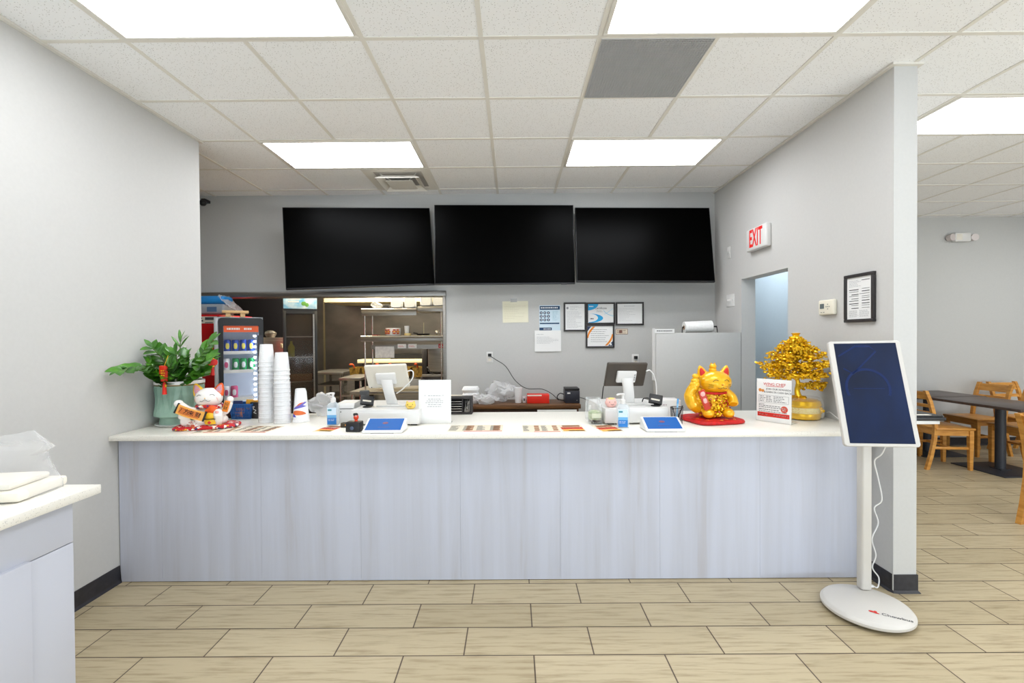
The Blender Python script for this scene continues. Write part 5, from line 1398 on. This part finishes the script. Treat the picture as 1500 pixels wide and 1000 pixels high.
# ---------------------------------------------------------------- kitchen seen through the opening
t = thing('steel_cabinet', 'low stainless steel appliance between the two glass-door coolers', 'appliance', (-3.115, 6.05, 0))
MB().box(-.17, .165, 0, .5, 0, 1.50, .006).build('body', M_steel, t)
MB().box(-.155, .15, -.015, 0, .10, 1.46, .004).build('door', M_steel, t)
MB().box(.09, .12, -.03, -.015, 1.36, 1.42, .004).build('badge', mat('beige_badge', (190, 176, 150), .4), t)
t = thing('wire_basket', 'wire basket with foil on top of the steel appliance', 'basket', (-3.24, 6.2, 1.501))
b = MB(); b.lathe([(.05, 0), (.075, .05)], n=20, cap1=False); b.build('basket', mat('grey_wire', (120, 112, 104), .5, .5), t)
b = MB(); b.ball((0, 0, .06), (.065, .06, .03), 14); crumple(b, .02, 3, 2.0); b.build('foil', M_steel, t)
t = thing('dark_filler', 'tall black box added to fill the dark area behind the coolers', 'cabinet', (-3.60, 6.6, 0))  # black box added to fill the dark area, cabinet and door are made up
MB().box(-.38, .365, 0, .5, .02, 2.35, .004).build('body', mat('matte_black', (12, 11, 12), .8, spec=.1), t)
MB().box(-.37, .355, -.012, 0, .1, 2.3, .004).build('door', mat('matte_black_front', (14, 13, 17), .8, spec=.1), t)
t = thing('tall_cooler', 'tall black glass-door fridge with blue picture header in the kitchen', 'fridge', (-2.565, 5.60, 0), R(26))
MF = Matrix.Translation((-2.565, 5.60, 0)) @ Matrix.Rotation(R(26), 4, 'Z')
b = MB(); b.box(-.19, -.16, .04, .35, .05, 2.02).box(.16, .19, .04, .35, .05, 2.02).box(-.19, .19, .32, .35, .05, 2.02).box(-.19, .19, .04, .35, 1.99, 2.03).box(-.19, .19, .04, .35, .02, .7).box(-.19, .19, .02, .35, 1.80, 1.84)
b.build('body', M_black, t)
b = MB(); b.box(-.188, -.155, 0, .04, .70, 1.815, .003).box(.150, .188, 0, .04, .70, 1.815, .003).box(-.155, .15, 0, .04, .70, .73).box(-.155, .15, 0, .04, 1.785, 1.815)
dr = b.build('door', M_black, t)
MB().box(-.155, .15, .015, .022, .73, 1.785).build('pane', film('smoky_glass', (90, 80, 66), .28, .06), dr)
MB().box(.140, .156, -.006, .0, .74, 1.78).build('handle_strip', M_steel, dr)
hs = MB().box(-.182, .186, -.012, .02, 1.842, 2.012, .004).build('header_sign', noisy('sky_header', (88, 176, 222), (226, 240, 246), nscale=9, rough=.4), t)
b = MB(); b.ball((.04, -.013, 1.905), (.028, .003, .028), 12).ball((.075, -.013, 1.89), (.02, .003, .026), 12); b.build('fruit_picture', mat('lime_picture', (96, 160, 62), .5), hs)
b = MB(); lines(b, -.13, .0, 1.91, 1.975, 2, 111, .018, -.0135, .9); b.build('header_lettering', M_white, hs)
for z in (.95, 1.25, 1.5): MB().box(-.155, .155, .07, .31, z, z + .012).build('shelf', M_steel, t)
for i, (lab, x, z, h_, c) in enumerate((('yellow bottle on the middle shelf inside the tall kitchen fridge', -.10, 1.263, .19, (190, 184, 50)), ('brown tray inside the tall kitchen fridge', .02, .963, .08, (120, 84, 52)))):
    if i == 0:
        tag(MB().lathe([(.035, 0), (.038, .02), (.038, .12), (.014, .16), (.014, h_), (0, h_)], MF @ Vector((x, .16, z)), 20).build('bottle', mat('yellow_bottle', c, .5)), lab, 'bottle')
    else:
        tag(MB(MF).box(-.13, .13, .09, .28, z, z + h_, .005).build('food_tray', mat('brown_tray', c, .6)), lab, 'tray')
tag(MB().box(-2.745, -1.05, 6.75, 7.58, 2.005, 2.6, .004).build('extractor_hood', M_cream), 'cream extractor hood along the top of the kitchen wall', 'hood')
# prep table with over-shelves just inside the opening
t = thing('prep_table', 'stainless prep table with two-tier over-shelf inside the kitchen opening', 'table', (-1.35, 5.40, 0))
MB().box(-.56, .56, 0, .62, .825, .862, .004).build('table_top', M_steel, t)
for x in (-.53, .53):
    for y in (.04, .58): MB().cyl((x, y, 0), (x, y, .825), .02).build('leg', M_chrome, t)
MB().box(-.54, .54, .03, .59, .25, .27).build('undershelf', M_steel, t)
for x in (-.405, .50):
    for y, dx in ((.10, 0), (.40, .0)): MB().cyl((x, y, .862), (x, y, 1.80), .009, n=12).build('post', M_chrome, t)
b = MB(); b.box(-.44, .545, .07, .43, 1.462, 1.470).box(-.44, .545, .062, .074, 1.44, 1.49, .004).cyl((-.44, .064, 1.495), (.545, .064, 1.495), .016); b.build('middle_shelf', M_steel, t)
b = MB(); b.box(-.43, .215, .07, .43, 1.80, 1.808).box(-.43, .215, .062, .074, 1.745, 1.80, .004).cyl((-.43, .064, 1.815), (.215, .064, 1.815), .017); b.build('top_shelf', M_steel, t)
MB().box(-.34, .545, .12, .16, 1.35, 1.40).build('ticket_rail', M_steel, t)
tag(MB().box(-1.125, -.76, 5.48, 5.86, 1.79, 1.852, .004).cyl((-.9, 5.86, 1.8), (-.9, YB + .94, 1.8), .01).build('wall_shelf', M_steel), 'short steel shelf under the right-hand white food boxes', 'shelf')
ZS, ZM = 1.833, 1.512
def foodbox(label, x, z):
    t = thing('food_box', label, 'food container', (x, 5.56, z), 0, 'white food boxes above the prep table')
    b = MB()
    b.rings([[(px_, yy, .076 + pz_) for px_, pz_ in rrect(w_, h_, .022)] for yy, w_, h_ in ((.06, .11, .115), (.004, .142, .148), (-.004, .146, .152), (-.010, .142, .148), (-.045, .118, .124), (-.045, .100, .106), (-.041, .096, .102))])
    b.build('clamshell', M_foam, t)
    MB().box(-.012, .012, -.018, -.004, .148, .156, .002).build('latch', M_foam, t)
foodbox('white foam food box at the left of the row above the prep table', -1.385, ZS)
foodbox('white foam food box second from the left above the prep table', -1.225, ZS)
foodbox('white foam food box third from the left, left one on the short shelf', -1.035, 1.853)
foodbox('white foam food box at the right end beside the steel opening frame', -.885, 1.853)
o = crumpled_bag('plastic_bag', 'crumpled clear bag on the left end of the top over-shelf', -1.63, 5.55, ZS, .07, .06, .09, .03, 21, M_filmgrey)
tag(MB().box(-1.55, -1.46, 5.50, 5.62, ZS, ZS + .022, .004).box(-1.54, -1.47, 5.51, 5.61, ZS + .022, ZS + .045, .004).build('black_tray', M_dark), 'small dark tray beside the clear bag on the top over-shelf', 'tray')
t = thing('printed_bucket', 'white round tub with red and yellow flower print on the over-shelf', 'tub', (-1.435, 5.56, ZM))
MB().lathe([(.082, 0), (.088, .01), (.090, .088), (.093, .09), (.085, .09)], n=40, cap1=False).build('body', M_ceramic, t)
b = MB(); b2 = MB()
for a in (-140, -112, -68, -40):
    for k_ in range(6):
        p = (.0905 * math.cos(R(a) + .17 * math.cos(k_ * 1.05)), .0905 * math.sin(R(a) + .17 * math.cos(k_ * 1.05)), .045 + .024 * math.sin(k_ * 1.05)); b.ball(p, (.011, .011, .011), 8)
    b2.ball((.091 * math.cos(R(a)), .091 * math.sin(R(a)), .045), (.011, .011, .011), 8)
b.build('flower_print', mat('flower_rust', (196, 84, 40), .5), t); b2.build('flower_centre', M_yellow, t)
tag(MB().lathe([(.024, 0), (.030, .115), (.028, .115), (.0, .10)], (-1.275, 5.58, ZM), 20).build('paper_cup', M_foam), 'white paper cup on the over-shelf right of the printed tub', 'cup')
tag(MB().lathe([(.04, 0), (.04, .022), (.036, .026), (0, .026)], (-1.25, 5.51, ZM), 24).build('jar_lid', mat('pale_yellow_lid', (226, 204, 140), .5)), 'pale yellow lid in front of the white paper cup', 'lid')
b = MB(); b.lathe([(.075, 0), (.08, .02), (.078, .02), (0, .008)], (-1.08, 5.58, ZM), 24).tube([(-1.14, 5.55, ZM + .02), (-1.19, 5.53, ZM + .03)], .008, 6)
tag(b.build('small_pan', M_black), 'small black pan on the over-shelf', 'pan')
tag(MB().cyl((-1.08, 5.62, ZM + .008), (-1.08, 5.62, ZM + .155), .005, n=8).build('skewer', M_cream), 'thin upright stick standing behind the small black pan', 'stick')
b = MB(); b.ball((-.915, 5.56, ZM + .03), (.022, .022, .03), 12)
for i in range(12):
    a = i * .52; b.tube(spline([(-.88, 5.56, ZM + .02), (-.84 + .045 * math.cos(a), 5.57 + .04 * math.sin(a), ZM + .055), (-.80, 5.58, ZM + .02)]), .002, 4)
tag(b.build('whisk', M_chrome), 'shiny wire whisk lying at the right end of the over-shelf', 'whisk')
tag(MB().box(-1.67, -1.60, 5.50, 5.60, ZM, ZM + .012, .002).build('container_lid', mat('dark_red', (130, 34, 30), .5)), 'dark red flat lid at the left end of the over-shelf', 'lid')
for lab, x, m_ in (('left white ticket clipped under the over-shelf', -1.322, M_paper), ('right white ticket clipped under the over-shelf', -1.195, M_paper), ('red ticket under the right end of the over-shelf', -.852, mat('ticket_red', (176, 30, 40), .6))):
    t, M = sheet('order_ticket', lab, 'ticket', x, 5.515, 1.385, .10 if 'red' not in lab else .07, .05, m_, curl=0)
    lines(MB(M), -.04 if 'red' not in lab else -.025, .035 if 'red' not in lab else .02, -.015, .01, 2, 121, .004, -.0025, .7).build('printing', M_red if 'red' not in lab else M_white, t)
t, M = sheet('order_sheet', 'large white sheet hanging below the over-shelf', 'sheet', -1.523, 5.505, 1.315, .225, .135, noisy('worn_sheet', (228, 228, 226), (208, 208, 208), nscale=30, rough=.8), curl=.004)
t = thing('fryer_bank', 'row of fryers with oily baskets at the back of the kitchen', 'fryer', (-1.80, 6.55, 0))
MB().box(-.55, .55, 0, .85, .05, .90, .006).box(-.50, .50, .6, .85, .9, 1.10).build('body', M_steel, t)
MB().box(-.57, .53, .50, .85, 1.10, 1.155, .006).build('splash_panel', M_cream, t)
MB().box(-.09, .45, .60, .85, 1.155, 1.23).build('flue', M_black, t)
for i in range(6):
    x = -.46 + i * .18
    b = MB(); b.rings([[(x + sx * w_, .05 + sy * .30, z) for sx, sy in ((-1, 0), (1, 0), (1, 1), (-1, 1))] for z, w_ in ((.92, .055), (1.06, .078))], True, False)
    bk = b.build('fry_basket', M_brass, t)
    b = MB(); b.tube(spline([(x, .05, 1.06), (x, -.02, 1.11), (x, -.13, 1.12)]), .011, 8); b.build('handle', mat('handle_orange', (226, 84, 40), .5) if i in (0, 2, 3, 5) else M_black, bk)
t = thing('kitchen_appliance', 'dark steel machine on a stand behind the right frame of the opening', 'appliance', (-1.03, 6.25, 0))
MB().box(-.22, .20, 0, .5, 0, .955, .004).build('stand', M_dark, t)
MB().box(-.13, .20, .05, .45, 1.02, 1.34, .01).build('body', M_steel, t)
MB().box(-.20, .20, -.02, .48, .955, .986, .003).build('ledge', M_steel, t)
MB().box(-.21, -.14, .05, .45, .985, 1.33, .004).build('side_panel', M_dark, t)
MB().box(-.14, .20, .02, .45, 1.34, 1.36).build('lid', M_black, t)
cord(t, [(-1.18, 6.20, 1.03), (-1.14, 6.16, 1.09), (-1.10, 6.14, 1.02), (-1.06, 6.15, 1.0)], .008, M_cable_k)
t = thing('steel_table', 'dark steel work table with shelves at the left of the kitchen', 'table', (-2.62, 6.6, 0))
MB().box(-.26, .20, 0, .7, .965, 1.0, .003).build('table_top', M_steel, t)
MB().box(-.24, .18, .02, .68, .62, .645).build('undershelf', M_steel, t); MB().box(-.24, .18, .02, .68, .80, .815).build('undershelf', M_steel, t); MB().box(-.24, .18, .02, .68, .2, .22).build('undershelf', M_steel, t)
for x in (-.24, .18):
    for y in (.03, .66): MB().cyl((x, y, 0), (x, y, .965), .018, n=12).build('leg', M_chrome, t)
t = thing('steel_table', 'steel bench with a low shelf between the left table and the fryers', 'table', (-2.085, 5.88, 0))
MB().box(-.13, .15, 0, .6, .945, .98, .003).build('table_top', M_steel, t); MB().box(-.12, .14, .02, .56, .74, .76).build('undershelf', M_steel, t)
MB().box(-.12, .14, .56, .58, .05, .935).build('back_panel', M_dark, t)
for x in (-.115, .135): MB().cyl((x, .03, 0), (x, .03, .935), .016, n=12).build('leg', M_chrome, t)

# ---------------------------------------------------------------- dining area at the right
def make_table(label, x, y, w, d, rz):
    t = thing('dining_table', label, 'table', (x, y, 0), rz, 'dark dining tables')
    MB().box(-w / 2, w / 2, -d / 2, d / 2, .705, .735, .006).build('table_top', M_tabletop, t)
    MB().cyl((0, 0, .02), (0, 0, .70), .045, n=24).build('post', M_iron, t)
    MB().box(-.28, .28, -.28, .28, 0, .012, .004).box(-.06, .06, -.06, .06, .012, .02).build('base_plate', M_iron, t)
    MB().box(-.2, .2, -.02, .02, .69, .705).box(-.02, .02, -.2, .2, .69, .705).build('top_bracket', M_iron, t)
make_table('dark square dining table on a black post nearest the wall end', 5.30, 5.06, .68, .92, R(4))
make_table('dark dining table against the dining room wall, behind the nearer table', 5.22, 5.86, .86, .62, R(0))
def make_chair(label, x, y, rz):
    t = thing('dining_chair', label, 'chair', (x, y, 0), rz, 'honey-coloured wooden dining chairs')
    w, d = .40, .40                                            # front is -y
    b = MB(); rs = []
    b.box(-w / 2 - .01, w / 2 + .01, -d / 2 - .015, d / 2 - .02, .435, .460, .008, 3); b.build('seat', M_chair, t)
    for s in (-1, 1):
        b = MB(); b.rings([[(s * (w / 2 - .02) + dx * k_, -d / 2 + .02 + dy * k_, z) for dx, dy in ((-.021, -.021), (.021, -.021), (.021, .021), (-.021, .021))] for z, k_ in ((0, .75), (.30, 1.0), (.436, 1.0))]); b.build('leg', M_chair, t)
        b = MB(); rs = []
        for z, off in ((0, .085), (.15, .045), (.32, .012), (.45, 0), (.60, .018), (.75, .055), (.865, .10)):
            rs.append([(s * (w / 2 - .018) + dx, d / 2 - .03 + off + dy, z) for dx, dy in ((-.018, -.017), (.018, -.017), (.018, .017), (-.018, .017))])
        b.rings(rs); b.build('leg', M_chair, t, 50)
    for z0_, z1_, o0, o1 in ((.765, .850, .060, .092), (.675, .712, .032, .043), (.595, .628, .014, .022)):
        b = MB(); rs = []
        for i in range(9):
            u = -1 + i / 4; x_ = u * (w / 2 - .03); bow = .022 * (1 - u * u)
            yb = d / 2 - .03 + bow
            rs.append([(x_, yb + o0 - .008, z0_), (x_, yb + o0 + .008, z0_), (x_, yb + o1 + .008, z1_), (x_, yb + o1 - .008, z1_)])
        b.rings(rs); b.build('back_slat', M_chair, t)
    b = MB(); b.box(-w / 2 + .01, w / 2 - .01, -d / 2 + .01, -d / 2 + .03, .375, .436).box(-w / 2 + .01, w / 2 - .01, d / 2 - .045, d / 2 - .025, .375, .436)
    for s in (-1, 1): b.box(s * (w / 2 - .02) - .010, s * (w / 2 - .02) + .010, -d / 2 + .02, d / 2 - .03, .375, .436)
    b.build('apron', M_chair, t)
    for s in (-1, 1): MB().box(s * (w / 2 - .02) - .009, s * (w / 2 - .02) + .009, -d / 2 + .02, d / 2 - .01, .225, .253, .004).build('stretcher', M_chair, t)
    MB().box(-w / 2 + .02, w / 2 - .02, -.01, .01, .228, .250, .004).build('stretcher', M_chair, t)
    return t
G_ = 'honey-coloured wooden dining chairs'
ch = make_chair('wooden ladder-back chair beside the wall end, in front of the nearer dark table', 4.80, 5.245, R(90 - 6))
for lb, x, y, rz in (('wooden chair facing left between the two dark tables, back against the grey wall', 5.74, 5.78, R(-90 + 4)),
                     ('wooden chair at the right side of the nearer dark table', 5.68, 5.17, R(-90 + 4)),
                     ('wooden chair furthest back at the grey dining wall', 6.32, 5.74, R(4)),
                     ('nearest wooden chair, cut off by the right edge of the picture', 4.235, 3.50, R(90 + 12)),
                     ('wooden chair hidden behind the ladder-back chair by the wall end', 4.77, 5.84, R(90 - 3))):
    dup(ch, (x, y, 0), rz, lb, G_)
# ledge with bill folder on the dining side of the wall
t = thing('wall_ledge', 'small white ledge fixed to the dining side of the wall end', 'ledge', (2.313, 3.0, 0))
MB().box(.001, .44, 0, .3, .905, .928, .003).build('top', M_white, t)
MB().prism([(.001, .75), (.001, .905), (.30, .905)], .13, .15).build('bracket', M_white, t)
t = thing('bill_folder', 'black folder with a white strip lying on the white ledge', 'folder', (2.56, 3.12, .9285), R(-4))
MB().box(-.20, .23, -.12, .12, 0, .022, .006).box(-.19, .22, -.11, .13, .022, .034, .005).build('cover', M_black, t)
MB().box(-.04, .15, -.105, -.075, .034, .036).build('card_strip', M_offwhite, t)
t = thing('emergency_light', 'white twin-head emergency light high on the dining room wall', 'emergency light', (5.92, 6.19, 2.75))
MB().box(-.11, .10, -.07, 0, -.055, .06, .010).build('housing', M_white, t)
MB().box(-.095, -.02, -.073, -.069, -.035, .045, .002).build('lens_panel', M_offwhite, t)
for s, x in ((-1, -.14), (1, .15)):
    b = MB(); b.cyl((x, -.07, .0), (x + s * .01, -.012, .0), .045, .040, n=20); b.build('lamp_head', mat('smoked_white', (206, 196, 192), .3), t)
